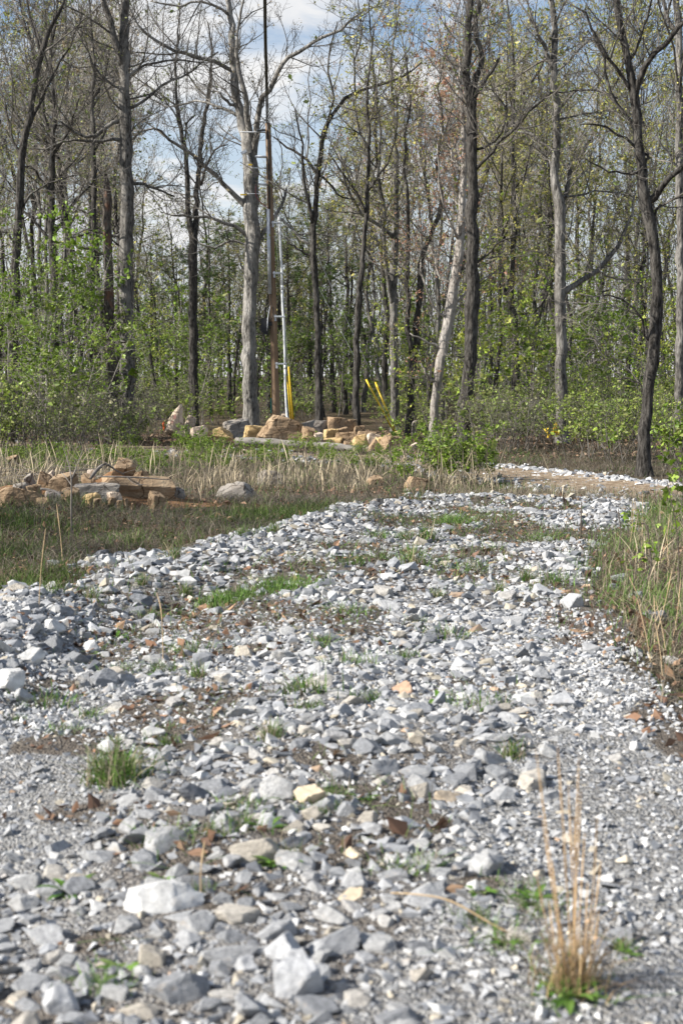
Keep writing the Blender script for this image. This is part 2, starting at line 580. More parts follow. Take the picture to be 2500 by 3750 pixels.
M['yellow'] = plain_noise_mat('yellow_plastic', [(0.3, (0.72, 0.48, 0.03)), (0.7, (0.80, 0.57, 0.05))], 3, 0.5, 0.35, 0)
M['teal'] = plain_noise_mat('teal_plastic', [(0.3, (0.01, 0.26, 0.20)), (0.7, (0.03, 0.36, 0.29))], 3, 0.5, 0.35, 0)
M['red_cable'] = plain_noise_mat('red_cable', [(0.3, (0.22, 0.05, 0.06)), (0.7, (0.34, 0.09, 0.10))], 3, 0.5, 0.35, 0)
M['orange_tape'] = plain_noise_mat('orange_tape', [(0.3, (0.75, 0.12, 0.03)), (0.7, (0.85, 0.18, 0.05))], 3, 0.5, 0.3, 0)
M['red_paint'] = plain_noise_mat('red_paint', [(0.3, (0.44, 0.22, 0.18)), (0.7, (0.52, 0.32, 0.26))], 9, 0.7, 0.2, 0)


def ground_mat():
    m, nt, b = new_mat('forest_soil', 0.97, 0.05)
    co = objco(nt)
    a = noise(nt, co, 0.9, 5, 0.6)
    f = noise(nt, co, 17, 6, 0.7)
    v = N(nt, 'ShaderNodeTexVoronoi', {'Vector': co, 'Scale': 24.0}, feature='F1')
    litter = ramp(nt, f, [(0.28, (0.05, 0.036, 0.025)), (0.5, (0.125, 0.092, 0.062)), (0.72, (0.26, 0.205, 0.145))])
    dark = ramp(nt, f, [(0.3, (0.035, 0.028, 0.02)), (0.7, (0.13, 0.11, 0.078))])
    c = mixc(nt, ramp(nt, a, [(0.38, (0, 0, 0)), (0.6, (1, 1, 1))]), dark, litter)
    g = noise(nt, co, 1.7, 4, 0.6)
    c = mixc(nt, ramp(nt, g, [(0.52, (0, 0, 0)), (0.66, (0.55, 0.55, 0.55))]), c, (0.07, 0.088, 0.03))
    nt.links.new(c, b.inputs['Base Color'])
    h = N(nt, 'ShaderNodeMath', {0: f, 1: v.outputs['Distance']}, operation='ADD').outputs[0]
    bump(nt, b, h, 0.9, 0.05)
    return m


def road_mat(name, soil_lo, soil_hi):
    m, nt, b = new_mat(name, 0.95, 0.1)
    co = objco(nt)
    v1 = N(nt, 'ShaderNodeTexVoronoi', {'Vector': co, 'Scale': 42.0, 'Randomness': 1.0}, feature='F1')
    v2 = N(nt, 'ShaderNodeTexVoronoi', {'Vector': co, 'Scale': 95.0, 'Randomness': 1.0}, feature='F1')
    c1 = ramp(nt, v1.outputs['Color'], [(0.15, (0.17, 0.172, 0.178)), (0.5, (0.33, 0.328, 0.327)), (0.85, (0.46, 0.45, 0.43))])
    c2 = ramp(nt, v2.outputs['Color'], [(0.15, (0.16, 0.162, 0.168)), (0.5, (0.31, 0.308, 0.302)), (0.85, (0.43, 0.42, 0.40))])
    f = noise(nt, co, 6, 5, 0.6)
    c = mixc(nt, ramp(nt, f, [(0.42, (0, 0, 0)), (0.58, (1, 1, 1))]), c1, c2)
    gap = ramp(nt, v1.outputs['Distance'], [(0.45, (0, 0, 0)), (0.75, (0.7, 0.7, 0.7))])
    c = mixc(nt, gap, c, (0.15, 0.14, 0.125))
    s = noise(nt, co, 0.8, 6, 0.62)
    soil = ramp(nt, noise(nt, co, 30, 4, 0.7), [(0.3, (0.05, 0.04, 0.031)), (0.7, (0.19, 0.155, 0.12))])
    gm_ = N(nt, 'ShaderNodeAttribute', attribute_name='tint').outputs['Fac']
    sm_ = N(nt, 'ShaderNodeMath', {0: N(nt, 'ShaderNodeMath', {0: s, 1: gm_}, operation='ADD').outputs[0], 1: 0.45}, operation='SUBTRACT').outputs[0]
    c = mixc(nt, ramp(nt, sm_, [(0.42, (0, 0, 0)), (0.64, (0.85, 0.85, 0.85))]), c, soil)
    nt.links.new(c, b.inputs['Base Color'])
    hh = N(nt, 'ShaderNodeMath', {0: v1.outputs['Distance'], 1: v2.outputs['Distance']}, operation='ADD').outputs[0]
    bp = N(nt, 'ShaderNodeBump', {'Height': hh, 'Strength': 0.9, 'Distance': 0.02}, invert=True)
    nt.links.new(bp.outputs[0], b.inputs['Normal'])
    return m


M['ground'] = ground_mat()
M['road'] = road_mat('gravel_dust', 0.56, 0.68)
M['road2'] = plain_noise_mat('dead_grass_track', [(0.3, (0.12, 0.088, 0.06)), (0.5, (0.25, 0.19, 0.13)), (0.72, (0.38, 0.33, 0.27))], 6, 0.97, 0.05, 0.9, 0.03, 7)

# ------------------------------------------------------------------ ground and roads


def grid_mesh(geo, X, Y, Z):
    r, c = X.shape
    V = np.stack([X, Y, Z], axis=-1).reshape(-1, 3)
    i = np.arange(r - 1)[:, None] * c + np.arange(c - 1)[None, :]
    Q = np.stack([i, i + 1, i + c + 1, i + c], axis=-1).reshape(-1, 4)
    geo.add(V, None, Q)


rows = np.concatenate([np.linspace(-80, 1.5, 24), np.geomspace(2.0, 900, 250)])
s = np.linspace(-1, 1, 171)
S, R_ = np.meshgrid(s, rows)
Xg = np.sign(S) * np.abs(S) ** 1.7 * (60 + 0.9 * np.maximum(R_, 0))
Zg = zg(Xg, R_)
g = Geo(); grid_mesh(g, Xg, R_, Zg)
tag(link('ground', g.mesh('ground', M['ground'], True)), kind='structure')

yy = np.concatenate([np.arange(1.2, 12, 0.07), np.arange(12, 21.5, 0.12)])
tt = np.linspace(0, 1, 56)
TT, YY = np.meshgrid(tt, yy)
wob = 0.35 * (vnoise(YY * 1.3, YY * 0 + 3, seed=8) - 0.5)
XX = road_l(YY) - 0.1 + wob + TT * (road_r(YY) - road_l(YY) + 0.2)
edge = np.minimum(np.minimum(TT, 1 - TT) * 14, 1) * np.minimum((21.5 - YY) * 2.2, 1).clip(0, 1)
ZZ = zg(XX, YY) + 0.03 * edge - 0.03 * (1 - edge) + 0.015 * (vnoise(XX * 8, YY * 8, seed=5) - 0.5)
ROAD_GRID = (XX, YY, ZZ)
g = Geo(); grid_mesh(g, XX, YY, ZZ)
road = tag(link('gravel_road', g.mesh('gravel_road', M['road'], True)), kind='structure')

R2 = resample([(13, 17.5, 0), (9, 20.6, 0), (5.6, 23.6, 0), (3.6, 28.5, 0), (1.2, 34, 0), (-3, 37.6, 0), (-9, 44, 0), (-17, 52, 0)], 120)
tg = np.gradient(R2, axis=0); tg /= np.linalg.norm(tg, axis=1, keepdims=True)
nr = np.stack([-tg[:, 1], tg[:, 0]], axis=1)
w = np.linspace(-1, 1, 22)
XX = R2[:, None, 0] + nr[:, None, 0] * w[None] * 1.5
YY = R2[:, None, 1] + nr[:, None, 1] * w[None] * 1.5
edge = np.minimum((1 - np.abs(w))[None] * 5, 1)
ZZ = zg(XX, YY) + 0.035 * edge - 0.04 * (1 - edge)
g = Geo(); grid_mesh(g, XX, YY, ZZ)
road2 = tag(link('side_road', g.mesh('side_road', M['road2'], True)), kind='structure')

# orange dirt mound at the left
ax = np.linspace(-2.4, 2.4, 70); ay = np.linspace(-1.5, 1.5, 46)
AX, AY = np.meshgrid(ax, ay)
rad = np.clip(1 - (AX / 2.4) ** 2 - (AY / 1.5) ** 2, 0, 1)
MX = AX - 3.85; MY = AY + 20.7
hm = 0.13 * rad ** 0.7 * (0.45 + 1.1 * vnoise(MX * 1.6, MY * 1.6, seed=21)) + 0.05 * (vnoise(MX * 6, MY * 6, seed=22) - 0.5) * rad
hm = hm + 0.34 * np.exp(-((MX + 3.2) / 0.42) ** 2 - ((MY - 21.2) / 0.35) ** 2)
g = Geo(); grid_mesh(g, MX, MY, zg(MX, MY) - 0.06 + hm)
tag(link('dirt_mound', g.mesh('dirt_mound', M['dirt'], True)), kind='structure')

# ------------------------------------------------------------------ branches


def grow(Pn, Rn, counts, t0, t1, length, lvar, ang, avar, S, wig, up, rk, rmin, rg, tip_r=0.35, taper_len=0.5, rfrac=0.62):
    n, s0, _ = Pn.shape
    idx = np.repeat(np.arange(n), counts)
    m = len(idx)
    if m == 0:
        return np.zeros((0, S, 3)), np.zeros((0, S))
    t = rg.uniform(t0, t1, m)
    f = t * (s0 - 1)
    i0 = np.minimum(f.astype(int), s0 - 2)
    w = (f - i0)[:, None]
    p0 = Pn[idx, i0]; p1 = Pn[idx, i0 + 1]
    pos = p0 * (1 - w) + p1 * w
    tan = p1 - p0
    tan /= np.linalg.norm(tan, axis=1, keepdims=True) + 1e-9
    rp = Rn[idx, i0] * (1 - w[:, 0]) + Rn[idx, i0 + 1] * w[:, 0]
    perp = np.cross(tan, rg.normal(size=(m, 3)))
    perp /= np.linalg.norm(perp, axis=1, keepdims=True) + 1e-9
    a = np.radians(ang + avar * rg.normal(size=m))[:, None]
    d = np.cos(a) * tan + np.sin(a) * perp
    L = length * np.exp(lvar * rg.normal(size=m)) * (1 - taper_len * t)
    if np.ndim(length) > 0:
        L = np.asarray(length)[idx] * np.exp(lvar * rg.normal(size=m)) * (1 - taper_len * t)
    out = np.zeros((m, S, 3)); out[:, 0] = pos
    st = (L / (S - 1))[:, None]
    for k in range(1, S):
        d = d + wig * rg.normal(size=(m, 3)) + np.array([0, 0, up])
        d /= np.linalg.norm(d, axis=1, keepdims=True)
        out[:, k] = out[:, k - 1] + d * st
    r0 = np.minimum(rfrac * rp, rk * L)
    r0 = np.maximum(r0, rmin)
    prof = np.linspace(1, tip_r, S)[None]
    rad = np.maximum(r0[:, None] * prof, rmin * 0.8)
    return out, rad


def plen(Pn):
    return np.linalg.norm(np.diff(Pn, axis=1), axis=2).sum(axis=1)


def leaf_quads(geo, C, size, rg, cols, cvar=0.25, flat=0.5, shape=0.62):
    """bent diamond leaves around centres C"""
    n = len(C)
    if n == 0:
        return
    nrm = rg.normal(size=(n, 3)); nrm[:, 2] += flat * 2
    nrm /= np.linalg.norm(nrm, axis=1, keepdims=True)
    a = np.cross(nrm, rg.normal(size=(n, 3))); a /= np.linalg.norm(a, axis=1, keepdims=True) + 1e-9
    b = np.cross(nrm, a)
    sz = (size * np.exp(0.42 * rg.normal(size=n)))[:, None]
    V = np.stack([C - a * sz * 0.5, C + b * sz * 0.5 * shape - nrm * sz * 0.12, C + a * sz * 0.5, C - b * sz * 0.5 * shape - nrm * sz * 0.12], axis=1).reshape(-1, 3)
    base = np.arange(n)[:, None] * 4
    T = np.concatenate([base + np.array([[0, 1, 2]]), base + np.array([[0, 2, 3]])])
    cols = np.asarray(cols, float)
    cc = cols[rg.integers(0, len(cols), n)] * np.exp(cvar * rg.normal(size=(n, 1)))
    geo.add(V, T, None, np.repeat(cc, 4, axis=0))


YG = [(0.34, 0.32, 0.08), (0.42, 0.38, 0.12), (0.26, 0.30, 0.06)]      # fresh yellow green buds
GR = [(0.13, 0.21, 0.022), (0.18, 0.28, 0.03), (0.24, 0.33, 0.05), (0.10, 0.16, 0.02)]
OL = [(0.20, 0.24, 0.06), (0.26, 0.28, 0.09), (0.14, 0.19, 0.05)]
RD = [(0.42, 0.24, 0.16), (0.36, 0.19, 0.13), (0.40, 0.30, 0.16)]
TN = [(0.36, 0.30, 0.18), (0.30, 0.24, 0.15)]


def crown_from(limbs, rads, rg, dens=(2.6, 3.4, 4.2), L1=1.7, L2=0.75, L3=0.36, leaf=None, leaf_n=0.0, leaf_size=0.07, rmin=0.0058, t0=0.15,
               up=(0.10, 0.08, 0.05)):
    """twigs on a set of limb polylines; returns crown geo, leaf geo"""
    cg = Geo(); lg = Geo()
    allp = []
    P1s = []; R1s = []
    for Pl, Rl in zip(limbs, rads):
        Ln = plen(Pl[None])[0]
        c = np.array([max(1, int(round(Ln * dens[0])))])
        p, r = grow(Pl[None], Rl[None], c, t0, 1.0, L1, 0.4, 52, 14, 7, 0.17, up[0], 0.012, rmin * 1.6, rg, taper_len=0.35)
        P1s.append(p); R1s.append(r)
    P1 = np.concatenate(P1s); R1 = np.concatenate(R1s)
    c2 = np.maximum(1, np.round(plen(P1) * dens[1])).astype(int)
    P2, R2_ = grow(P1, R1, c2, 0.12, 1.0, L2, 0.4, 45, 14, 5, 0.2, up[1], 0.010, rmin * 1.15, rg)
    c3 = np.round(plen(P2) * dens[2] + rg.uniform(0, 1, len(P2))).astype(int)
    P3, R3 = grow(P2, R2_, c3, 0.1, 1.0, L3, 0.4, 42, 15, 4, 0.2, up[2], 0.010, rmin, rg, tip_r=0.7)
    for p, r, sd in ((P1, R1, 5), (P2, R2_, 3), (P3, R3, 3)):
        if len(p):
            V, Q = tubes(p, r, sd)
            cg.add(V, None, Q)
    if leaf is not None and leaf_n > 0:
        tips = np.concatenate([P3[:, -1], P3[:, 2], P2[:, -1]]) if len(P3) else P2[:, -1]
        k = int(len(tips) * leaf_n)
        k = k // 4 * 4; C = np.repeat(tips[rg.integers(0, len(tips), k // 4)], 4, axis=0) + rg.normal(size=(k, 3)) * 0.07
        leaf_quads(lg, C, leaf_size, rg, leaf)
    return cg, lg


def trunk_geo(geo, pts, rad, rg, sides=14, flare=0.5, rough=0.13):
    pts = np.asarray(pts); rad = np.array(rad, float)
    V, Q = tubes(pts[None], rad[None], sides)
    s = len(pts)
    ctr = np.repeat(pts, sides, axis=0)
    off = V - ctr
    h = (ctr[:, 2] - pts[0, 2])
    ang = np.tile(np.arange(sides), s)
    ph = rg.uniform(0, 6.28)
    lump = rough * 2 * (vnoise(np.cos(ang / sides * 6.283) * 2 + ph, np.sin(ang / sides * 6.283) * 2, h * 1.6, seed=int(ph * 100)) - 0.5)
    root = flare * np.exp(-np.maximum(h, 0) / 0.28) * (0.45 + 0.55 * np.abs(np.cos(ang / sides * 6.283 * 2.5 + ph)))
    V = ctr + off * (1 + lump + root)[:, None]
    geo.add(V, None, Q)


def traced_tree(name, label, base, trunk, limbs, bark, seed, Y, cat='tree', group=None, crown=True, extend=3.5, ds=0.35, dens=(3.0, 3.9, 4.4),
                leaf=None, leaf_n=0.0, leaf_size=0.07, twig='twig', L1=1.8, crown_t0=0.45, broken=False):
    """trunk/limbs: lists of (u, v, width_px) along the photograph at distance Y, swung off the trunk's plane by ds"""
    rg = np.random.default_rng(seed)
    b = G(*base) if base is not None else None
    if b is not None and Y is None:
        Y = b[1]
    pm = PXM(Y)
    pts = [np.append(P(u, v, Y), w / pm / 2) for (u, v, w) in trunk]
    gz = float(zg(pts[0][0], Y)) - 0.12
    p0 = pts[0].copy(); p0[2] = gz
    if pts[0][2] - gz > 0.25:
        pts = [p0] + pts
    else:
        pts[0] = p0
    if extend:
        d = pts[-1][:3] - pts[-2][:3]; d /= np.linalg.norm(d)
        d = d + np.array([rg.normal() * 0.1, rg.normal() * 0.1, 0.3]); d /= np.linalg.norm(d)
        for k in (0.5, 1.0):
            q = pts[-1].copy(); q[:3] = pts[-1][:3] + d * extend * 0.5 + rg.normal(size=3) * 0.08; q[3] = max(pts[-1][3] * 0.55, 0.015)
            pts.append(q)
    tr = resample(pts, max(18, int(plen(np.array(pts)[None, :, :3])[0] * 3.0)))
    ny = len(tr)
    tr[:, 1] += 0.10 * np.cumsum(rg.normal(size=ny)) * 0.25 * np.linspace(0, 1, ny)
    root = empty(name, (tr[0, 0], tr[0, 1], gz), label, cat, group)
    jit = rg.normal(size=(ny, 2)) * 0.02; jit[:2] = 0; tr[:, :2] += jit
    g = Geo(); trunk_geo(g, tr[:, :3], np.maximum(tr[:, 3], 0.01) * (1 + 0.05 * rg.normal(size=ny)), rg, 18, 0.45)
    if broken:
        top = tr[-1, :3]; r = tr[-1, 3]
        a = np.arange(18) * 2 * np.pi / 18
        ring = top + np.stack([np.cos(a) * r * 0.5, np.sin(a) * r * 0.5, 0.12 + 0.2 * rg.uniform(0, 1, 18)], axis=1)
        n0 = g.n - 18
        g.add(ring, None, None)
        g.Q.append(np.array([[n0 + k, n0 + (k + 1) % 18, g.n - 18 + (k + 1) % 18, g.n - 18 + k] for k in range(18)]))
    part('trunk', g, M[bark], root, True)
    LP = []; LR = []
    for lim in limbs:
        sg = rg.choice([-1, 1]) * rg.uniform(0.4, 1.0) * ds
        q = []
        acc = 0
        prev = None
        for k, (u, v, wpx) in enumerate(lim):
            if prev is not None:
                acc += math.hypot(u - prev[0], v - prev[1]) / pm
            prev = (u, v)
            q.append(np.append(P(u, v, Y + sg * acc), wpx / pm / 2))
        q = np.array(q)
        # begin inside the trunk
        k = np.argmin(np.linalg.norm(tr[:, :3] - q[0, :3], axis=1))
        st = q[0].copy()
        d0 = q[0, :3] - tr[k, :3]
        if np.linalg.norm(d0) < tr[k, 3] * 2.5:
            st[:3] = tr[k, :3]; q = np.vstack([st, q[1:]])
        rs = resample(q, max(8, int(plen(q[None, :, :3])[0] * 3)))
        rs[1:-1, :3] += rg.normal(size=(len(rs) - 2, 3)) * 0.03
        g = Geo()
        tube1(g, rs[:, :3], np.maximum(rs[:, 3], 0.008), 8, True)
        part('limb', g, M[bark], root, True)
        LP.append(rs[:, :3]); LR.append(rs[:, 3])
    if crown:
        k0 = int(len(tr) * crown_t0)
        src = LP + [tr[k0:, :3]]; srr = LR + [tr[k0:, 3]]
        cg, lg = crown_from(src, srr, rg, dens=dens, L1=L1, leaf=leaf, leaf_n=leaf_n, leaf_size=leaf_size)
        cr = part('crown', cg, M[twig], root)
        if lg.n:
            o = part('leaves', lg, M['leaf'], root); o['kind'] = 'stuff'; o.parent = cr
    return root


# ------------------------------------------------------------------ the trees that can be told apart
traced_tree('oak_tree', 'big grey oak with many crooked limbs just left of the utility pole', None,
            [(917, 1560, 62), (918, 1450, 56), (914, 1250, 52), (919, 1050, 50), (924, 900, 58), (921, 840, 60), (920, 760, 52), (917, 620, 54), (906, 520, 46), (889, 462, 36), (861, 319, 30), (853, 199, 26), (849, 80, 22), (833, 0, 19)],
            [[(917, 560, 30), (915, 478, 24), (901, 359, 19), (873, 239, 16), (866, 150, 12), (880, 60, 9), (900, -40, 6)],
             [(930, 600, 34), (941, 494, 24), (953, 383, 20), (988, 319, 18), (1036, 231, 16), (1140, 159, 13), (1250, 104, 10), (1330, 40, 6)],
             [(853, 279, 16), (790, 232, 15), (717, 207, 14), (630, 183, 12), (574, 151, 11), (510, 96, 9), (470, 20, 6)],
             [(905, 770, 26), (860, 722, 20), (800, 650, 17), (733, 590, 14), (622, 510, 10), (574, 466, 8), (494, 478, 5)],
             [(909, 868, 18), (880, 840, 15), (837, 825, 13), (749, 797, 11), (661, 793, 8), (600, 780, 4)],
             [(874, 440, 14), (840, 405, 11), (800, 392, 10), (733, 367, 8), (650, 395, 6), (580, 380, 4)],
             [(864, 420, 12), (830, 370, 11), (805, 339, 10)],
             [(848, 64, 12), (805, 32, 10), (741, 8, 9), (640, 20, 7), (550, 4, 5)],
             [(940, 870, 20), (975, 840, 14), (1005, 790, 13), (1036, 740, 11), (1049, 693, 10)],
             [(1005, 790, 9), (1060, 830, 10), (1110, 880, 8), (1180, 920, 5)],
             [(901, 905, 9), (850, 880, 8), (790, 905, 7), (730, 890, 5)],
             [(946, 880, 26), (957, 873, 22), (961, 868, 14)]],
            'bark_oak', 101, 54.0, leaf=TN, leaf_n=0.2, leaf_size=0.05)
traced_tree('tall_tree', 'tallest thick grey trunk on left, forking high with a pale second stem', None,
            [(466, 1580, 66), (467, 1450, 60), (465, 1200, 54), (463, 1000, 52), (466, 800, 50), (462, 600, 46), (458, 400, 42), (455, 200, 38), (458, 0, 34)],
            [[(452, 260, 30), (434, 191, 27), (412, 110, 24), (383, 0, 20), (370, -60, 16)],
             [(440, 420, 18), (400, 455, 15), (343, 502, 12), (280, 490, 9), (200, 430, 6)],
             [(445, 500, 16), (390, 510, 12), (330, 525, 10), (240, 520, 8), (150, 560, 5)],
             [(480, 410, 12), (530, 370, 10), (600, 310, 9), (700, 265, 7), (800, 190, 5)],
             [(478, 280, 11), (540, 235, 9), (640, 215, 7), (740, 230, 5)],
             [(445, 840, 12), (400, 860, 10), (330, 840, 8), (250, 860, 5)],
             [(480, 660, 14), (560, 690, 9), (640, 720, 6)],
             [(440, 320, 10), (390, 300, 9), (330, 215, 7), (290, 120, 5)]],
            'bark_grey', 102, 49.0, leaf=OL, leaf_n=0.12, leaf_size=0.05)
traced_tree('dead_snag', 'broken dead trunk with reddish rot, beside the tallest left trunk', None,
            [(420, 1585, 40), (412, 1400, 36), (402, 1150, 34), (398, 900, 34), (395, 720, 30), (392, 665, 22)],
            [[(395, 925, 12), (340, 915, 11), (279, 902, 9)], [(408, 1290, 8), (440, 1262, 6), (462, 1248, 4)]],
            'bark_rot', 103, 48.0, extend=0, crown=False, broken=True, cat='dead tree')
traced_tree('forked_tree', 'dark twin-stemmed trunk, forking between the tallest left trunk and the grey oak', None,
            [(709, 1530, 34), (708, 1250, 31), (707, 1000, 30), (706, 880, 32), (690, 781, 20), (677, 558, 17), (650, 399, 13), (640, 250, 9), (650, 120, 6)],
            [[(708, 870, 24), (721, 757, 20), (733, 558, 17), (753, 415, 14), (765, 335, 11), (775, 200, 8), (760, 80, 5)],
             [(735, 680, 10), (760, 600, 8), (800, 540, 6), (835, 530, 4)],
             [(672, 520, 7), (690, 450, 6), (720, 420, 4)]],
            'bark_dark', 104, 62.0, leaf=OL, leaf_n=0.1)
traced_tree('arching_tree', 'dark slender trunk right of the pole with one long arching limb', None,
            [(1170, 1550, 27), (1167, 1350, 25), (1160, 1150, 23), (1149, 1000, 23), (1146, 880, 23), (1150, 800, 22), (1166, 640, 19), (1180, 500, 17), (1205, 440, 15), (1259, 367, 13), (1330, 328, 11), (1387, 311, 10), (1475, 279, 7), (1540, 230, 4)],
            [[(1146, 820, 16), (1130, 740, 14), (1114, 660, 12), (1108, 560, 8), (1080, 400, 5)],
             [(1160, 640, 11), (1120, 575, 10), (1060, 545, 8), (1000, 500, 5)],
             [(1205, 440, 9), (1215, 340, 8), (1200, 220, 6), (1235, 80, 4)],
             [(1300, 345, 8), (1300, 240, 6), (1320, 120, 5), (1310, -20, 3)],
             [(1140, 960, 9), (1090, 915, 7), (1050, 880, 5)],
             [(1170, 620, 10), (1200, 660, 8), (1245, 720, 6), (1300, 730, 4)]],
            'bark_dark', 105, 49.0, extend=0, dens=(2.0, 3.0, 3.6), leaf=OL, leaf_n=0.25, ds=0.2)
traced_tree('slender_tree', 'straight dark slender trunk behind the stacked sandstone blocks', None,
            [(1309, 1590, 27), (1306, 1400, 25), (1308, 1200, 24), (1317, 1050, 21), (1330, 920, 18), (1345, 717, 15), (1350, 520, 12), (1340, 350, 9), (1360, 180, 7), (1350, 40, 5)],
            [[(1338, 800, 10), (1300, 700, 9), (1255, 640, 8), (1200, 560, 5)],
             [(1345, 700, 8), (1400, 620, 7), (1440, 520, 6), (1450, 380, 4)],
             [(1348, 560, 8), (1310, 460, 6), (1290, 330, 4)]],
            'bark_dark', 106, 47.0, extend=2, leaf=YG, leaf_n=0.5)
traced_tree('twin_tree', 'paired grey trunks behind the two leaning yellow guy guards', None,
            [(1447, 1575, 34), (1443, 1400, 31), (1440, 1139, 29), (1443, 950, 27), (1447, 800, 24), (1450, 600, 18), (1440, 420, 13), (1430, 250, 9), (1450, 90, 6)],
            [[(1436, 1130, 18), (1420, 1030, 16), (1408, 900, 15), (1405, 780, 13), (1385, 640, 10), (1390, 480, 8), (1370, 320, 5)],
             [(1445, 880, 14), (1400, 830, 13), (1330, 790, 12), (1275, 700, 10), (1240, 560, 7)],
             [(1448, 700, 9), (1490, 600, 8), (1480, 450, 6), (1510, 300, 4)]],
            'bark_grey', 107, 58.0, leaf=YG, leaf_n=0.7, leaf_size=0.08)
traced_tree('crossing_tree', 'pair of thin dark stems joined low, between yellow guards and peeling tree', None,
            [(1497, 1580, 30), (1503, 1420, 28), (1518, 1298, 26), (1525, 1179, 22), (1537, 1059, 22), (1545, 940, 20), (1585, 845, 17), (1617, 741, 14), (1600, 600, 11), (1620, 450, 8), (1610, 300, 5)],
            [[(1512, 1330, 20), (1495, 1219, 19), (1489, 1050, 18), (1488, 900, 16), (1492, 740, 13), (1480, 560, 10), (1500, 380, 7), (1490, 200, 4)],
             [(1590, 830, 9), (1560, 720, 8), (1555, 600, 6), (1530, 480, 4)]],
            'bark_dark', 108, 50.0, leaf=YG, leaf_n=0.55, leaf_size=0.07)
traced_tree('peeling_tree', 'leaning pale tree with peeling bark and small reddish leaves', None,
            [(1583, 1610, 34), (1593, 1450, 30), (1603, 1380, 32), (1625, 1259, 36), (1650, 1120, 36), (1668, 1000, 34), (1686, 880, 30), (1696, 720, 26), (1700, 560, 20), (1690, 380, 14), (1680, 200, 8)],
            [[(1592, 1410, 14), (1575, 1390, 12), (1555, 1360, 8), (1540, 1330, 4)],
             [(1640, 1180, 12), (1600, 1140, 9), (1560, 1060, 6), (1540, 950, 4)],
             [(1680, 900, 12), (1640, 800, 9), (1610, 680, 6), (1600, 520, 4)],
             [(1620, 1290, 10), (1560, 1250, 7), (1500, 1220, 4)],
             [(1660, 1060, 9), (1610, 1010, 7), (1570, 900, 4)],
             [(1650, 1120, 10), (1720, 1060, 8), (1790, 1010, 6), (1850, 1000, 4)],
             [(1690, 640, 9), (1640, 540, 7), (1600, 420, 4)]],
            'bark_pale', 109, 46.0, extend=1, leaf=RD, leaf_n=1.2, leaf_size=0.06, L1=1.1, dens=(3.4, 3.4, 4.0), crown_t0=0.2)
traced_tree('dark_tree', 'straight thick dark trunk in front of the pale peeling tree', None,
            [(1697, 1650, 58), (1702, 1500, 50), (1712, 1400, 46), (1722, 1250, 44), (1729, 1059, 46), (1726, 880, 42), (1729, 717, 40), (1728, 520, 37), (1726, 400, 36), (1708, 279, 28), (1712, 159, 25), (1720, 0, 22)],
            [[(1730, 400, 30), (1737, 319, 24), (1760, 199, 20), (1742, 80, 18), (1746, -20, 15)],
             [(1730, 360, 18), (1752, 335, 15), (1776, 295, 14), (1800, 255, 13), (1826, 212, 11)],
             [(1740, 640, 14), (1770, 590, 13), (1808, 550, 12), (1860, 490, 11), (1928, 422, 10), (2015, 343, 8), (2110, 330, 5)],
             [(1742, 560, 10), (1790, 530, 9), (1840, 480, 8), (1850, 400, 7), (1800, 330, 5)],
             [(1745, 960, 11), (1790, 930, 8), (1830, 880, 6), (1900, 860, 4)],
             [(1706, 1290, 7), (1690, 1310, 5), (1660, 1300, 4)],
             [(1716, 300, 10), (1700, 262, 10), (1694, 245, 9)]],
            'bark_dark', 110, 43.0, leaf=OL, leaf_n=0.15)
traced_tree('straight_tree', 'straight grey trunk with long limb sweeping up right, behind the yellow ribbons', None,
            [(2056, 1625, 50), (2055, 1500, 44), (2052, 1300, 41), (2050, 1139, 40), (2047, 900, 38), (2046, 780, 38), (2030, 660, 30), (2032, 520, 28), (2036, 399, 27), (2027, 279, 25), (2028, 120, 22), (2016, 0, 18)],
            [[(2050, 770, 20), (2066, 720, 17), (2078, 650, 16), (2080, 600, 12)],
             [(2030, 290, 16), (2018, 235, 15), (1999, 183, 14), (1975, 130, 12), (1967, 104, 11), (1940, 75, 10), (1948, 40, 7)],
             [(2060, 1075, 24), (2100, 1040, 21), (2167, 1004, 18), (2246, 916, 16), (2285, 850, 13), (2305, 790, 10), (2326, 700, 6)],
             [(2040, 420, 10), (2100, 340, 9), (2180, 330, 7), (2260, 360, 5)],
             [(2036, 560, 9), (1990, 530, 9), (1940, 490, 8), (1880, 480, 6)],
             [(2030, 640, 9), (1990, 560, 7), (1960, 530, 5)],
             [(2045, 730, 8), (2110, 720, 8), (2200, 700, 6), (2290, 715, 4)]],
            'bark_grey', 111, 45.0, leaf=YG, leaf_n=0.35)
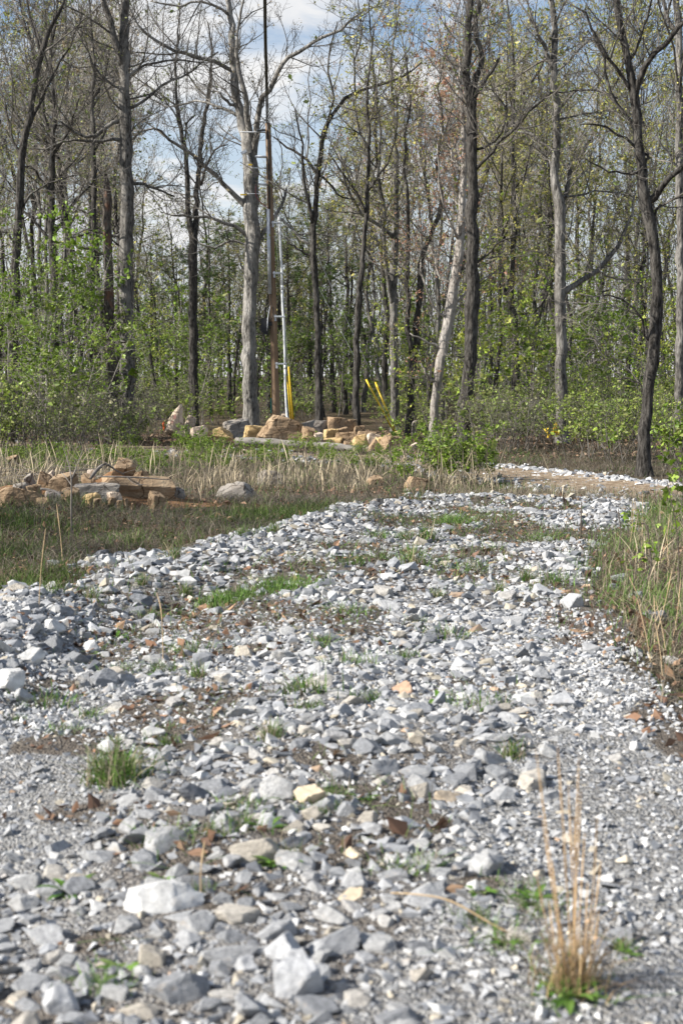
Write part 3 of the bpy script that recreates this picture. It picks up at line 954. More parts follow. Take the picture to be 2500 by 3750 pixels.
traced_tree('crooked_tree', 'big crooked dark trunk at right edge of road with spreading limbs', None,
            [(2360, 1752, 60), (2352, 1650, 46), (2356, 1560, 44), (2372, 1440, 42), (2390, 1320, 44), (2404, 1179, 42), (2398, 1020, 40), (2388, 877, 42), (2364, 740, 44), (2345, 600, 36), (2328, 478, 32), (2322, 335, 34), (2294, 199, 26), (2260, 40, 22), (2248, -40, 18)],
            [[(2326, 340, 26), (2358, 255, 23), (2390, 200, 21), (2422, 167, 20), (2500, 88, 17), (2560, 30, 12)],
             [(2318, 330, 16), (2294, 295, 13), (2250, 250, 12), (2206, 183, 11), (2166, 96, 9), (2087, 16, 6)],
             [(2322, 470, 13), (2294, 420, 11), (2238, 343, 10), (2198, 191, 8), (2150, 110, 5)],
             [(2384, 730, 30), (2400, 705, 25), (2446, 654, 22), (2500, 606, 19), (2570, 520, 12)],
             [(2340, 540, 11), (2294, 510, 9), (2238, 478, 8), (2180, 460, 7), (2120, 455, 4)],
             [(2362, 640, 14), (2370, 580, 12), (2340, 540, 9)],
             [(2400, 780, 10), (2440, 740, 8), (2500, 725, 6)],
             [(2396, 1280, 12), (2370, 1260, 9), (2335, 1150, 9), (2290, 1100, 7), (2200, 1080, 5), (2120, 1075, 4)],
             [(2350, 640, 9), (2290, 640, 8), (2220, 620, 7), (2140, 580, 4)],
             [(2300, 210, 12), (2350, 120, 10), (2370, 20, 8), (2400, -60, 5)],
             [(2370, 1480, 8), (2320, 1400, 6), (2260, 1390, 4)]],
            'bark_dark', 112, None if False else 28.5, leaf=OL, leaf_n=0.25, leaf_size=0.045, L1=1.2)
traced_tree('edge_tree', 'grey trunk cut by the right picture edge, behind the crooked dark tree', None,
            [(2488, 1560, 36), (2486, 1300, 32), (2490, 1000, 30), (2488, 700, 28), (2484, 400, 27), (2480, 100, 24), (2470, -40, 20)],
            [[(2470, 180, 18), (2440, 60, 15), (2420, -30, 12)], [(2480, 640, 10), (2440, 560, 8), (2400, 500, 5)]],
            'bark_grey', 113, 40.0, leaf=YG, leaf_n=0.4)
traced_tree('bent_tree', 'leaning grey-and-black trunk between the thick dark trunk and straight grey trunk', None,
            [(1880, 1610, 30), (1886, 1420, 28), (1884, 1219, 27), (1868, 1100, 24), (1876, 956, 22), (1880, 717, 19), (1872, 500, 15), (1880, 300, 11), (1870, 120, 7)],
            [[(1868, 1130, 14), (1840, 1040, 13), (1825, 900, 11), (1830, 760, 8), (1810, 600, 5)],
             [(1880, 1180, 10), (1920, 1150, 9), (1980, 1120, 7), (2010, 1060, 4)],
             [(1878, 690, 9), (1930, 600, 7), (1950, 460, 4)]],
            'bark_dark', 114, 56.0, leaf=YG, leaf_n=0.6, leaf_size=0.08)
traced_tree('left_tree', 'dark leaning trunk near left picture edge with branchy top', None,
            [(48, 1560, 36), (52, 1300, 33), (60, 1000, 31), (72, 760, 30), (85, 560, 27), (108, 450, 24), (150, 200, 20), (195, 90, 15), (235, 10, 11)],
            [[(100, 480, 16), (140, 400, 13), (180, 300, 10), (240, 200, 7), (300, 60, 4)],
             [(80, 600, 12), (40, 480, 9), (10, 350, 6)],
             [(150, 210, 11), (120, 100, 9), (100, -10, 6)],
             [(70, 790, 10), (130, 700, 8), (200, 660, 6), (290, 640, 4)],
             [(60, 900, 10), (20, 850, 8), (-40, 830, 5)]],
            'bark_dark', 115, 47.0, leaf=OL, leaf_n=0.1, dens=(3.0, 3.4, 4.2))
traced_tree('mossy_tree', 'dark mossy trunk left of the dead snag, branching over green saplings', None,
            [(200, 1560, 34), (200, 1300, 32), (198, 1080, 32), (196, 950, 30), (190, 760, 24), (195, 560, 20), (205, 400, 16), (190, 220, 12), (210, 60, 8)],
            [[(196, 900, 13), (150, 840, 11), (100, 780, 9), (30, 760, 5)],
             [(196, 870, 14), (240, 800, 12), (270, 740, 10), (330, 680, 8), (360, 600, 5)],
             [(198, 560, 10), (250, 480, 8), (290, 360, 5)],
             [(195, 700, 9), (130, 620, 8), (60, 600, 5)],
             [(200, 400, 9), (150, 320, 7), (120, 200, 5)]],
            'bark_dark', 116, 50.0, leaf=OL, leaf_n=0.1, dens=(3.0, 3.4, 4.2))
traced_tree('lean_tree', 'thin dark trunk directly left of the dead snag, reaching high', None,
            [(335, 1560, 24), (330, 1300, 22), (336, 1050, 22), (345, 900, 21), (346, 700, 19), (342, 500, 17), (338, 380, 14), (345, 240, 10), (335, 100, 7)],
            [[(345, 540, 8), (390, 480, 7), (430, 420, 4)], [(340, 370, 9), (380, 290, 8), (400, 180, 5)],
             [(342, 700, 9), (290, 640, 8), (250, 560, 5)], [(346, 800, 8), (300, 770, 6), (240, 780, 4)]],
            'bark_dark', 117, 56.0, leaf=OL, leaf_n=0.2)

# ------------------------------------------------------------------ woods behind: a few kinds, many individuals


def wood_tree(seed, h, r, bark, leaf, leaf_n, leaf_size=0.09, dens=(2.3, 2.9, 3.2), nl=11, t_first=0.38, twig='twig', L1=1.4, Llimb=3.2):
    rg = np.random.default_rng(seed)
    n = 18
    z = np.linspace(0, h, n)
    wx = np.cumsum(np.cumsum(rg.normal(size=n))) * 0.04 + rg.normal(size=n) * 0.06; wy = np.cumsum(np.cumsum(rg.normal(size=n))) * 0.03 + rg.normal(size=n) * 0.06
    tr = np.stack([wx - wx[0], wy - wy[0], z - 0.15], axis=1)
    rad = r * (1 - 0.9 * (z / h) ** 1.15) + 0.01
    root = empty('woodland_tree', (0, 0, 0))
    g = Geo(); trunk_geo(g, tr, rad, rg, 9, 0.4)
    lp, lr = grow(tr[None], rad[None], np.array([nl]), t_first, 0.97, Llimb, 0.3, 48, 12, 9, 0.13, 0.12, 0.022, 0.012, rg, rfrac=0.5)
    V, Q = tubes(lp, lr, 5)
    g.add(V, None, Q)
    link('trunk', g.mesh('woodland_trunk', M[bark], True), root)
    limbs = [lp[i] for i in range(len(lp))] + [tr[n // 2:]]
    rads = [lr[i] for i in range(len(lr))] + [rad[n // 2:]]
    cg, lg = crown_from(limbs, rads, rg, dens=dens, L1=L1, L2=0.8, L3=0.42, leaf=leaf, leaf_n=leaf_n, leaf_size=leaf_size, rmin=0.006)
    cr = link('crown', cg.mesh('woodland_crown', M[twig]), root)
    if lg.n:
        o = link('leaves', lg.mesh('woodland_leaves', M['leaf']), cr); o['kind'] = 'stuff'
    return root


protos = [wood_tree(301, 15, 0.11, 'bark_dark', YG, 1.3, twig='twig_pale', nl=14), wood_tree(302, 16, 0.14, 'bark_dark', OL, 0.6, nl=14, twig='twig_pale'), wood_tree(303, 17, 0.10, 'bark_dark', OL + YG, 1.1, nl=13),  # twig_pale crowns: sunlit look put into the twig colour
          wood_tree(304, 14, 0.09, 'bark_dark', YG, 1.5, nl=12), wood_tree(305, 16, 0.11, 'bark_grey', TN, 0.5, twig='twig_pale', nl=15), wood_tree(306, 13, 0.08, 'bark_grey', RD, 1.0, twig='twig_pale')]
used = [False] * len(protos)


def place(protos, used, k, loc, scale, rz, label, cat, group):
    if used[k]:
        o = copy_tree(protos[k])
    else:
        o = protos[k]; used[k] = True
    o.location = loc
    o.scale = scale if isinstance(scale, tuple) else (scale,) * 3
    o.rotation_euler = (0, 0, rz)
    tag(o, label, cat, group)
    return o


LAND = [(48, 'the left-edge trunk'), (200, 'the mossy dark trunk'), (335, 'the thin high trunk'), (410, 'the dead snag'), (466, 'the tallest left trunk'), (709, 'the twin-stemmed tree'),
        (915, 'the grey oak'), (1010, 'the utility pole'), (1160, 'the arching tree'), (1312, 'the slender dark trunk'), (1443, 'the paired grey trunks'), (1515, 'the crossing stems'), (1630, 'the pale peeling tree'),
        (1720, 'the thick dark trunk'), (1880, 'the bent trunk'), (2050, 'the straight grey trunk'), (2380, 'the crooked dark tree'), (2488, 'the right-edge trunk')]


def beside(u):
    du, nm = min((abs(u - a), b) for a, b in LAND)
    a = [q for q, b in LAND if b == nm][0]
    return ('right of ' if u > a + 18 else 'left of ' if u < a - 18 else 'behind ') + nm


rgw = np.random.default_rng(55)
spots = []
tries = 0
while len(spots) < 112 and tries < 20000:
    tries += 1
    Y = 54 + 56 * rgw.uniform() ** 0.85
    u = rgw.uniform(-150, 2650)
    central = 500 < u < 1300
    if central and (Y < 66 or rgw.uniform() < 0.35):
        continue
    X = (u - 1250) / FPX * Y
    if any((X - a) ** 2 + (Y - b) ** 2 < 1.7 ** 2 for a, b, _ in spots):
        continue
    spots.append((X, Y, u))
for X, Y, u in spots:
    central = 500 < u < 1300
    if central:
        vt = rgw.uniform(560, 930)
        k = int(rgw.integers(0, 4))
        zone = 'slim forest tree standing behind the pole, among those between left trunks and arching tree'
        grp = 'woodland trees behind the pole'
    elif u <= 500:
        vt = rgw.uniform(-100, 420); k = int(rgw.choice([4, 4, 1, 4, 2])); grp = 'woodland trees in the left woods'
        zone = 'slim grey forest tree deep in the woods behind the green saplings at left'
    else:
        vt = rgw.uniform(-50, 650)
        if rgw.uniform() < 0.22: continue
        k = int(rgw.choice([0, 2, 3, 0, 4, 1])) if not (1400 < u < 1850) else int(rgw.choice([5, 0, 5, 3]))
        grp = 'woodland trees in the right woods'
        zone = 'slim budding forest tree deep in the woods beyond the side road'
    look = ['slim yellow-green budding tree', 'slim dark forest tree', 'tall thin olive-leaved tree', 'thin yellow-budded dark tree', 'pale twiggy bare tree', 'small reddish-leaved tree'][k]
    zone = look + (', nearer one,' if Y < 72 else ' deep in woods,' if Y > 92 else ' in woods,') + ' ' + beside(u)
    hgt = CAMZ + (1450 - vt) / FPX * Y
    base_h = [15, 16, 17, 14, 16, 13][k]
    s = hgt / base_h
    sx = float(np.clip(s, 0.7, 1.3)) * rgw.uniform(0.85, 1.15)
    place(protos, used, k, (X, Y, float(zg(X, Y))), (sx, sx, s), rgw.uniform(0, 6.28), zone, 'tree', grp)

# pines behind the pole


def pine(seed, h, r):
    rg = np.random.default_rng(seed)
    n = 14
    z = np.linspace(0, h, n)
    tr = np.stack([np.cumsum(rg.normal(size=n)) * 0.04, np.cumsum(rg.normal(size=n)) * 0.04, z - 0.1], axis=1)
    rad = r * (1 - 0.92 * z / h) + 0.008
    root = empty('pine_tree', (0, 0, 0))
    g = Geo(); trunk_geo(g, tr, rad, rg, 8, 0.3)
    lp, lr = grow(tr[None], rad[None], np.array([46]), 0.3, 0.99, 2.6, 0.25, 72, 10, 7, 0.08, 0.05, 0.014, 0.01, rg, taper_len=0.72)
    V, Q = tubes(lp, lr, 4); g.add(V, None, Q)
    link('trunk', g.mesh('pine_trunk', M['bark_dark'], True), root)
    p2, r2 = grow(lp, lr, np.maximum(2, (plen(lp) * 3.2)).astype(int), 0.3, 1.0, 0.5, 0.3, 45, 12, 4, 0.15, 0.12, 0.01, 0.006, rg)
    cg = Geo(); V, Q = tubes(p2, r2, 3); cg.add(V, None, Q)
    cr = link('crown', cg.mesh('pine_crown', M['twig']), root)
    tips = np.concatenate([p2[:, -1], p2[:, 2], lp[:, -1]])
    reps = 16
    c = np.repeat(tips, reps, axis=0)
    d = rg.normal(size=c.shape); d[:, 2] = np.abs(d[:, 2]) * 0.7 + 0.1; d /= np.linalg.norm(d, axis=1, keepdims=True)
    L = rg.uniform(0.14, 0.26, len(c))[:, None]
    sd = np.cross(d, rg.normal(size=d.shape)); sd /= np.linalg.norm(sd, axis=1, keepdims=True) + 1e-9
    V = np.stack([c - sd * 0.012, c + sd * 0.012, c + d * L], axis=1).reshape(-1, 3)
    T = np.arange(len(V)).reshape(-1, 3)
    cols = np.array([(0.07, 0.12, 0.03), (0.10, 0.16, 0.04), (0.14, 0.19, 0.05)])[rg.integers(0, 3, len(c))]
    ng = Geo(); ng.add(V, T, None, np.repeat(cols, 3, axis=0))
    o = link('needles', ng.mesh('pine_needles', M['leaf']), cr); o['kind'] = 'stuff'
    return root


pines = [pine(401, 13, 0.16), pine(402, 11, 0.14)]
usedp = [False, False]
for i, (u, Y, vt) in enumerate([(560, 82, 900), (640, 88, 930), (770, 80, 860), (845, 86, 800), (985, 84, 900), (1070, 80, 870), (1140, 90, 850), (1225, 82, 770), (1290, 90, 800), (1010, 92, 880),
                                (500, 78, 1020), (720, 92, 900), (905, 94, 860), (1180, 76, 960)]):
    X = (u - 1250) / FPX * Y
    hgt = CAMZ + (1450 - vt) / FPX * Y
    place(pines, usedp, i % 2, (X, Y, float(zg(X, Y))), hgt / [13, 11][i % 2], rgw.uniform(0, 6.28),
          ['taller', 'shorter'][i % 2] + ' green pine in the gap ' + ('nearer, ' if Y < 83 else 'farther, ' if Y > 89 else '') + beside(u), 'pine', 'pines behind the pole')

# far woods as one mass: stems, twigs and young leaves beyond the trees one can tell apart
n = 1000
Yf = rng.uniform(108, 190, n); uf = rng.uniform(-300, 2800, n)
Xf = (uf - 1250) / FPX * Yf
Zf = zg(Xf, Yf)
cen = (uf > 480) & (uf < 1300)
vt = np.where(cen, rng.uniform(900, 1150, n), rng.uniform(680, 1130, n))
Hf = CAMZ + (1450 - vt) / FPX * Yf - Zf
Sg = 7
tz = np.linspace(0, 1, Sg)
Pf = np.zeros((n, Sg, 3))
Pf[:, :, 0] = Xf[:, None] + np.cumsum(rng.normal(size=(n, Sg)) * 0.45, axis=1) + rng.normal(size=(n, 1)) * tz[None] * 1.6
Pf[:, :, 1] = Yf[:, None]
Pf[:, :, 2] = Zf[:, None] + Hf[:, None] * tz[None]
Rf = (rng.uniform(0.035, 0.10, n))[:, None] * (1 - 0.85 * tz[None])
fg = Geo(); V, Q = tubes(Pf, Rf, 4); fg.add(V, None, Q)
b1, r1 = grow(Pf, Rf, np.full(n, 11), 0.2, 1.0, 3.0, 0.35, 50, 14, 4, 0.2, 0.12, 0.012, 0.014, rng)
V, Q = tubes(b1, r1, 3); fg.add(V, None, Q)
b2, r2 = grow(b1, r1, np.full(len(b1), 2), 0.2, 1.0, 1.4, 0.3, 45, 12, 3, 0.15, 0.1, 0.012, 0.011, rng)
V, Q = tubes(b2, r2, 3); fg.add(V, None, Q)
fw = tag(link('far_woods', fg.mesh('far_woods', M['twig_far'])), 'mass of bare stems and twigs far back in the woods', 'woods', None, 'stuff')
lg = Geo()
tips = np.concatenate([b2[:, -1], b2[:, 1]])
k = rng.integers(0, len(tips), 26000)
leaf_quads(lg, tips[k] + rng.normal(size=(len(k), 3)) * 0.3, 0.24, rng, YG + OL + GR[:1])
n2 = 26000
Y2 = rng.uniform(75, 150, n2); X2 = (rng.uniform(-300, 2800, n2) - 1250) / FPX * Y2
clump = vnoise(X2 / 3, Y2 / 3, seed=31)
Z2 = zg(X2, Y2) + rng.uniform(0.2, 1, n2) ** 1.5 * (1.5 + 6.5 * clump)
leaf_quads(lg, np.stack([X2, Y2, Z2], axis=1), 0.17, rng, GR + OL)
tag(link('far_foliage', lg.mesh('far_foliage', M['leaf'])), 'haze of young green leaves low in the far woods', 'foliage', None, 'stuff')

# ------------------------------------------------------------------ saplings and shrubs


def shrub(name, seed, h, nst, spread, leaf, leaf_size, dens_leaf, L1=0.6, stem_r=0.012, per_m=5.0, lobed=False, up=0.06, t0=0.25, twig='twig'):
    rg = np.random.default_rng(seed)
    root = empty(name, (0, 0, 0))
    b = rg.normal(size=(nst, 2)) * spread * 0.3
    S = 9
    Pm = np.zeros((nst, S, 3)); Pm[:, 0, :2] = b; Pm[:, 0, 2] = -0.04
    d = np.stack([b[:, 0] * 0.5 + rg.normal(size=nst) * 0.16, b[:, 1] * 0.5 + rg.normal(size=nst) * 0.16, np.ones(nst)], axis=1)
    hh = h * rg.uniform(0.55, 1.0, nst); hh[0] = h
    for k in range(1, S):
        d = d + rg.normal(size=(nst, 3)) * 0.09; d /= np.linalg.norm(d, axis=1, keepdims=True)
        Pm[:, k] = Pm[:, k - 1] + d * (hh / (S - 1))[:, None]
    Rm = stem_r * (hh / h)[:, None] * np.linspace(1, 0.3, S)[None]
    P1, R1 = grow(Pm, Rm, np.maximum(2, hh * per_m).astype(int), t0, 1.0, L1, 0.35, 58, 14, 5, 0.16, up, 0.013, 0.005, rg, taper_len=0.4)
    P2, R2_ = grow(P1, R1, np.maximum(1, plen(P1) * 5).astype(int), 0.2, 1.0, L1 * 0.45, 0.3, 48, 14, 4, 0.16, up, 0.012, 0.004, rg)
    g = Geo()
    V, Q = tubes(Pm, Rm, 5); g.add(V, None, Q)
    V, Q = tubes(P1, R1, 3); g.add(V, None, Q)
    V, Q = tubes(P2, R2_, 3); g.add(V, None, Q)
    st_ = link('stems', g.mesh(name + '_stems', M[twig]), root)
    if nst > 1: st_['kind'] = 'stuff'
    src = np.concatenate([P2[:, 1:].reshape(-1, 3), P1[:, 2:].reshape(-1, 3)])
    k = int(len(src) * dens_leaf)
    k = k // 3 * 3; C = np.repeat(src[rg.integers(0, len(src), k // 3)], 3, axis=0) + rg.normal(size=(k, 3)) * leaf_size * 0.75
    lg = Geo()
    if lobed:
        n = len(C)
        nrm = rg.normal(size=(n, 3)); nrm[:, 2] += 1.2; nrm[:, 1] -= 0.4; nrm /= np.linalg.norm(nrm, axis=1, keepdims=True)
        a = np.cross(nrm, rg.normal(size=(n, 3))); a /= np.linalg.norm(a, axis=1, keepdims=True); bb = np.cross(nrm, a)
        sz = leaf_size * np.exp(0.3 * rg.normal(size=n))
        th = np.radians([-90, -55, -20, 8, 30, 62, 90, 118, 150, 172, 200, 235])
        rr = np.array([0.18, 0.42, 0.36, 0.62, 0.34, 0.5, 0.72, 0.5, 0.34, 0.62, 0.36, 0.42])
        ring = (np.cos(th) * rr)[None, :, None] * a[:, None] + (np.sin(th) * rr)[None, :, None] * bb[:, None] - (rr ** 2 * 0.25)[None, :, None] * nrm[:, None]
        V = np.concatenate([C[:, None], C[:, None] + ring * sz[:, None, None]], axis=1).reshape(-1, 3)
        q = np.arange(n)[:, None, None] * 13
        j = np.arange(12)
        T = np.concatenate([np.zeros((12, 1), int), (1 + j)[:, None], (1 + (j + 1) % 12)[:, None]], axis=1)[None] + q
        cc = np.array(leaf)[rg.integers(0, len(leaf), n)] * np.exp(0.2 * rg.normal(size=(n, 1)))
        lg.add(V, T.reshape(-1, 3), None, np.repeat(cc, 13, axis=0))
    else:
        leaf_quads(lg, C, leaf_size, rg, leaf, 0.22, 0.5, 0.75)
    o = link('leaves', lg.mesh(name + '_leaves', M['leaf']), root); o['kind'] = 'stuff'
    return root


sap = [shrub('leafy_sapling', 501, 6.5, 1, 0.8, GR, 0.10, 1.3, L1=1.2, stem_r=0.03, per_m=6.5, up=0.0, twig='twig_pale'),
       shrub('leafy_sapling', 502, 5.0, 1, 1.2, GR + OL[:1], 0.10, 1.1, L1=1.1, stem_r=0.026, per_m=7, up=0.0, twig='twig_pale'),
       shrub('leafy_sapling', 503, 7.5, 1, 1.0, OL + GR[:2], 0.09, 0.9, L1=1.2, stem_r=0.032, per_m=4.0, up=0.02)]
sap.append(shrub('leafy_sapling', 504, 8.0, 1, 1.0, [(0.30, 0.36, 0.05), (0.24, 0.33, 0.04), (0.36, 0.38, 0.08)], 0.095, 1.0, L1=1.2, stem_r=0.03, per_m=5.5, up=0.04))
bsh = [shrub('leafy_shrub', 511, 1.6, 9, 1.2, GR, 0.07, 2.0, L1=0.42, per_m=9, stem_r=0.016),
       shrub('leafy_shrub', 512, 1.3, 8, 1.4, GR + OL[:2], 0.065, 1.7, L1=0.4, per_m=9, stem_r=0.015),
       shrub('leafy_shrub', 513, 2.2, 9, 1.6, OL + GR[2:3], 0.07, 1.4, L1=0.55, per_m=7, stem_r=0.014),
       shrub('leafy_shrub', 514, 2.0, 12, 1.8, [(0.2, 0.19, 0.11), (0.19, 0.25, 0.06)], 0.06, 0.5, L1=0.6, per_m=6, stem_r=0.012)]
us = [False] * 4; ub = [False] * 4
rgs = np.random.default_rng(66)


def at(u, Y):
    X = (u - 1250) / FPX * Y
    return (X, Y, float(zg(X, Y)))


for i, (u, Y, k, s) in enumerate([(25, 40, 1, 1.0), (95, 42, 0, 1.05), (150, 45, 2, 0.95), (180, 41, 1, 1.05), (230, 44, 0, 0.95), (270, 47, 1, 1.0), (60, 49, 2, 1.0), (330, 49, 2, 0.85), (120, 52, 0, 0.9), (215, 53, 2, 0.9), (10, 44, 0, 0.8), (70, 45, 1, 1.1), (135, 40, 1, 0.8), (200, 47, 0, 1.0), (255, 42, 1, 0.75), (300, 45, 1, 0.9), (-30, 43, 0, 1.0), (170, 49, 1, 1.15)]):
    place(sap, us, k, at(u, Y), s, rgs.uniform(0, 6.28), ['tall bright green leafy sapling ', 'bushy bright green sapling ', 'tall olive-leaved sapling '][k] + ('nearer the grass ' if Y < 44 else 'set back ') + beside(u), 'sapling', 'green saplings at left')
for i in range(24):
    u = rgs.uniform(470, 1600); Y = rgs.uniform(60, 80)
    place(sap, us, int(rgs.integers(0, 4)), at(u, Y), rgs.uniform(0.6, 1.05), rgs.uniform(0, 6.28), ('thin shaded sapling near boulders ' if Y < 66 else 'thin shaded sapling far back ') + beside(u), 'sapling', 'saplings behind the boulders')
for i in range(34):
    u = rgs.uniform(1560, 2560); Y = rgs.uniform(46, 75)
    place(sap, us, int(rgs.choice([1, 3, 3, 0])), at(u, Y), rgs.uniform(0.6, 1.15), rgs.uniform(0, 6.28), ('thin leafy sapling nearer ' if Y < 60 else 'thin leafy sapling far back ') + beside(u), 'sapling', 'saplings beyond the side road')
for (u, Y, k, s, lab) in [(690, 37, 0, 0.55, 'bright green leafy bush in front of the pale upright boulder'),
                          (545, 44.5, 1, 0.9, 'green leafy bush at the foot of the tallest left trunk'),
                          (500, 38, 1, 0.55, 'low green bush left of the bush hiding the pale boulder'),
                          (735, 37, 1, 0.5, 'low leafy bush right of the pale upright boulder'),
                          (1085, 36, 1, 0.5, 'small leafy bush in front of the log'),
                          (1190, 35, 1, 0.45, 'tiny leafy bush near the right end of the log'),
                          (1395, 35.5, 0, 0.25, 'leafy bush under the leaning yellow guy guards'),
                          (1550, 34, 0, 0.7, 'wide green bush between guy guards and dark trunk'),
                          (1610, 26.5, 1, 0.85, 'leafy thicket bush at the bend of the side road'),
                          (1745, 27.5, 0, 0.5, 'small green bush at the right end of the bend thicket'),
                          (1455, 26.5, 1, 0.3, 'small green bush at the left end of the bend thicket'),
                          (1685, 26.2, 0, 0.72, 'dense green bush in front of the thick dark trunk'),
                          (1560, 26.5, 0, 0.5, 'low green bush nearest the road bend'),
                          (1545, 47, 2, 0.7, 'yellowish bush beside the twin crossing stems'),
                          (2150, 35.5, 2, 0.9, 'olive bush left of the crooked dark tree'),
                          (2290, 34, 2, 0.8, 'olive bush touching the crooked dark trunk'),
                          (2440, 31, 1, 1.2, 'green bush right of the crooked dark tree')]:
    place(bsh, ub, k, at(u, Y), s, rgs.uniform(0, 6.28), lab, 'bush', 'leafy bushes')
for i in range(24):
    u = rgs.uniform(1740, 2560); Y = rgs.uniform(32, 50)
    if Y < 38 and u < 1950: Y += 6
    if abs(u - 2050) < 130 and Y < 46.5: Y += 9
    place(bsh, ub, int(rgs.choice([2, 3, 3, 2])), at(u, Y), rgs.uniform(0.7, 1.15), rgs.uniform(0, 6.28), ('front thicket bush ' if Y < 43 else 'thicket bush farther back ') + beside(u), 'bush', 'undergrowth beyond the side road')
for i in range(34):
    u = rgs.uniform(-80, 540); Y = rgs.uniform(37, 56)
    if u > 430 and Y < 46: u -= 160
    place(bsh, ub, int(rgs.choice([2, 3, 1, 3])), at(u, Y), rgs.uniform(0.7, 1.2), rgs.uniform(0, 6.28), ('low bush near dry grass ' if Y < 45 else 'low bush under trees ') + beside(u), 'bush', 'undergrowth at left')
for i in range(16):
    u = rgs.uniform(560, 1560); Y = rgs.uniform(57, 72)
    place(bsh, ub, int(rgs.choice([2, 3, 1, 3])), at(u, Y), rgs.uniform(0.7, 1.2), rgs.uniform(0, 6.28), ('low bush just behind boulders ' if Y < 61 else 'low bush well behind boulders ') + beside(u), 'bush', 'undergrowth behind the boulders')

for i in range(84):
    u = rgs.uniform(380, 1500); Y = rgs.uniform(23, 38) ** 0.5 * 38 ** 0.5
    if i % 3 == 0: u = rgs.uniform(-20, 560); Y = rgs.uniform(27, 38)
    p_ = at(u, Y)
    if np.min(np.hypot(R2[:, 0] - p_[0], R2[:, 1] - p_[1])) < 1.3 or abs(u - 640) < 50: continue
    place(bsh, ub, int(rgs.integers(0, 2)), p_, rgs.uniform(0.18, 0.40), rgs.uniform(0, 6.28), ('small bramble in near grass ' if Y < 29 else 'small bramble in far grass ') + beside(u), 'bramble', 'brambles in the dry grass')

# ------------------------------------------------------------------ off-frame trees at the left whose shade falls on bank and road
for (x, y, s) in [(-13.0, 13.8, 0.70), (-13.4, 16.4, 0.68), (-12.3, 11.8, 0.60), (-14.9, 15.2, 0.75)]:
    place(pines, usedp, 0, (x, y, float(zg(x, y))), s, rgs.uniform(0, 6.28), 'pine standing out of view left of the bank, shading it', 'pine', 'pines left of the bank')

# ------------------------------------------------------------------ boulders


def block(seed, sub, power, cuts, rough):
    """angular quarried block: six tilted faces, broken corners, rough skin"""
    rg = np.random.default_rng(seed)
    ax6 = np.vstack([np.eye(3), -np.eye(3)]) + rg.normal(size=(6, 3)) * (0.28 if power < 4 else 0.12)
    nn = np.vstack([ax6, rg.normal(size=(cuts, 3))])
    nn /= np.linalg.norm(nn, axis=1, keepdims=True)
    d = np.concatenate([rg.uniform(0.66, 0.8, 6), rg.uniform(0.82, 1.12, cuts)])
    V, T = ICO[sub]
    dots = V @ nn.T
    r = np.where(dots > 0.05, d[None] / np.maximum(dots, 0.05), 9).min(axis=1)
    p = V * np.minimum(r, 1.5)[:, None]
    o = rg.uniform(0, 50, 3)
    f = sum((vnoise(p[:, 0] * q + o[0], p[:, 1] * q + o[1], p[:, 2] * q * 1.6 + o[2], seed) - 0.5) / q * 2.2 for q in (2.2, 4.7, 10, 21))
    p = p * (1 + rough * 2.0 * f)[:, None]
    lo_ = p.min(axis=0); hi_ = p.max(axis=0)
    return (p - (lo_ + hi_) / 2) / (hi_ - lo_), T



def boulder(u0, u1, v0, v1, mat, label, seed, depth=0.8, power=4.0, cuts=9, tilt=(0, 0, 0), sub=4, Y=None, sink=0.12, name='boulder', group=None, rough=0.05, Yoff=0.0, lo=0.72, strata=0.05, taper=0.0):
    c = G((u0 + u1) / 2, v1) if Y is None else None
    Yc = (c[1] if Y is None else Y) + Yoff
    pm = PXM(Yc)
    wd = (u1 - u0) / pm * 1.18; ht = (v1 - v0) / pm * 1.06 + sink
    dp = wd * depth
    Yc2 = Yc + dp * 0.35
    V, T = block(seed, sub, power, cuts, rough)
    Rm = np.array(Matrix.Rotation(tilt[2], 3, 'Z') @ Matrix.Rotation(tilt[1], 3, 'Y') @ Matrix.Rotation(tilt[0], 3, 'X'))
    V = (V * np.array([wd, dp, ht])) @ Rm.T
    lo_, hi_ = V.min(0), V.max(0)
    V = (V - (lo_ + hi_) / 2) / (hi_ - lo_) * np.array([wd, dp, ht])
    if taper:
        tz_ = (V[:, 2] - V[:, 2].min()) / ht
        V[:, 0] = V[:, 0] * (1 - taper * tz_ ** 1.4) + 0.28 * wd * tz_ ** 1.5; V[:, 1] *= 1 - taper * tz_
    top = P((u0 + u1) / 2, v0 - (v1 - v0) * 0.05, Yc)[2]
    cx_ = P((u0 + u1) / 2, v1, Yc)[0]
    V[:, 2] += -V[:, 2].min()
    zb = top - ht
    g_ = Geo(); g_.add(V, T)
    o = link(name, g_.mesh(name, M[mat]), None, (cx_, Yc2, zb))
    return tag(o, label, 'boulder', group)


bg_ = 'sandstone boulders around the pole'
boulder(953, 1104, 1524, 1628, 'sand_tan', 'largest tan boulder, peaked at left, in front of the utility pole', 601, 0.75, 3.2, 11, (0, 0.12, 0.25), sub=5, group=bg_, Y=41.6)
boulder(890, 976, 1560, 1610, 'sand_yellow', 'square yellow boulder under the oak, left of the largest boulder', 602, 0.8, 7, 4, (0, 0, 0.35), group=bg_, Y=42.6, lo=0.85)
boulder(866, 958, 1601, 1616, 'sand_yellow', 'thin yellow slab lying under the square yellow boulder', 603, 0.6, 6, 4, (0, 0, 0.1), group=bg_, Y=41.9)
boulder(767, 846, 1566, 1602, 'sand_yellow', 'long rounded pale boulder lying tilted, far left of the log', 604, 0.5, 3, 6, (0, 0.38, 0.2), group=bg_, Y=43.2)
boulder(820, 908, 1533, 1592, 'sand_grey', 'dark-sided boulder with tan top touching the oak trunk', 605, 0.7, 3.5, 9, (0.1, -0.35, 0.3), group=bg_, Y=45.0)
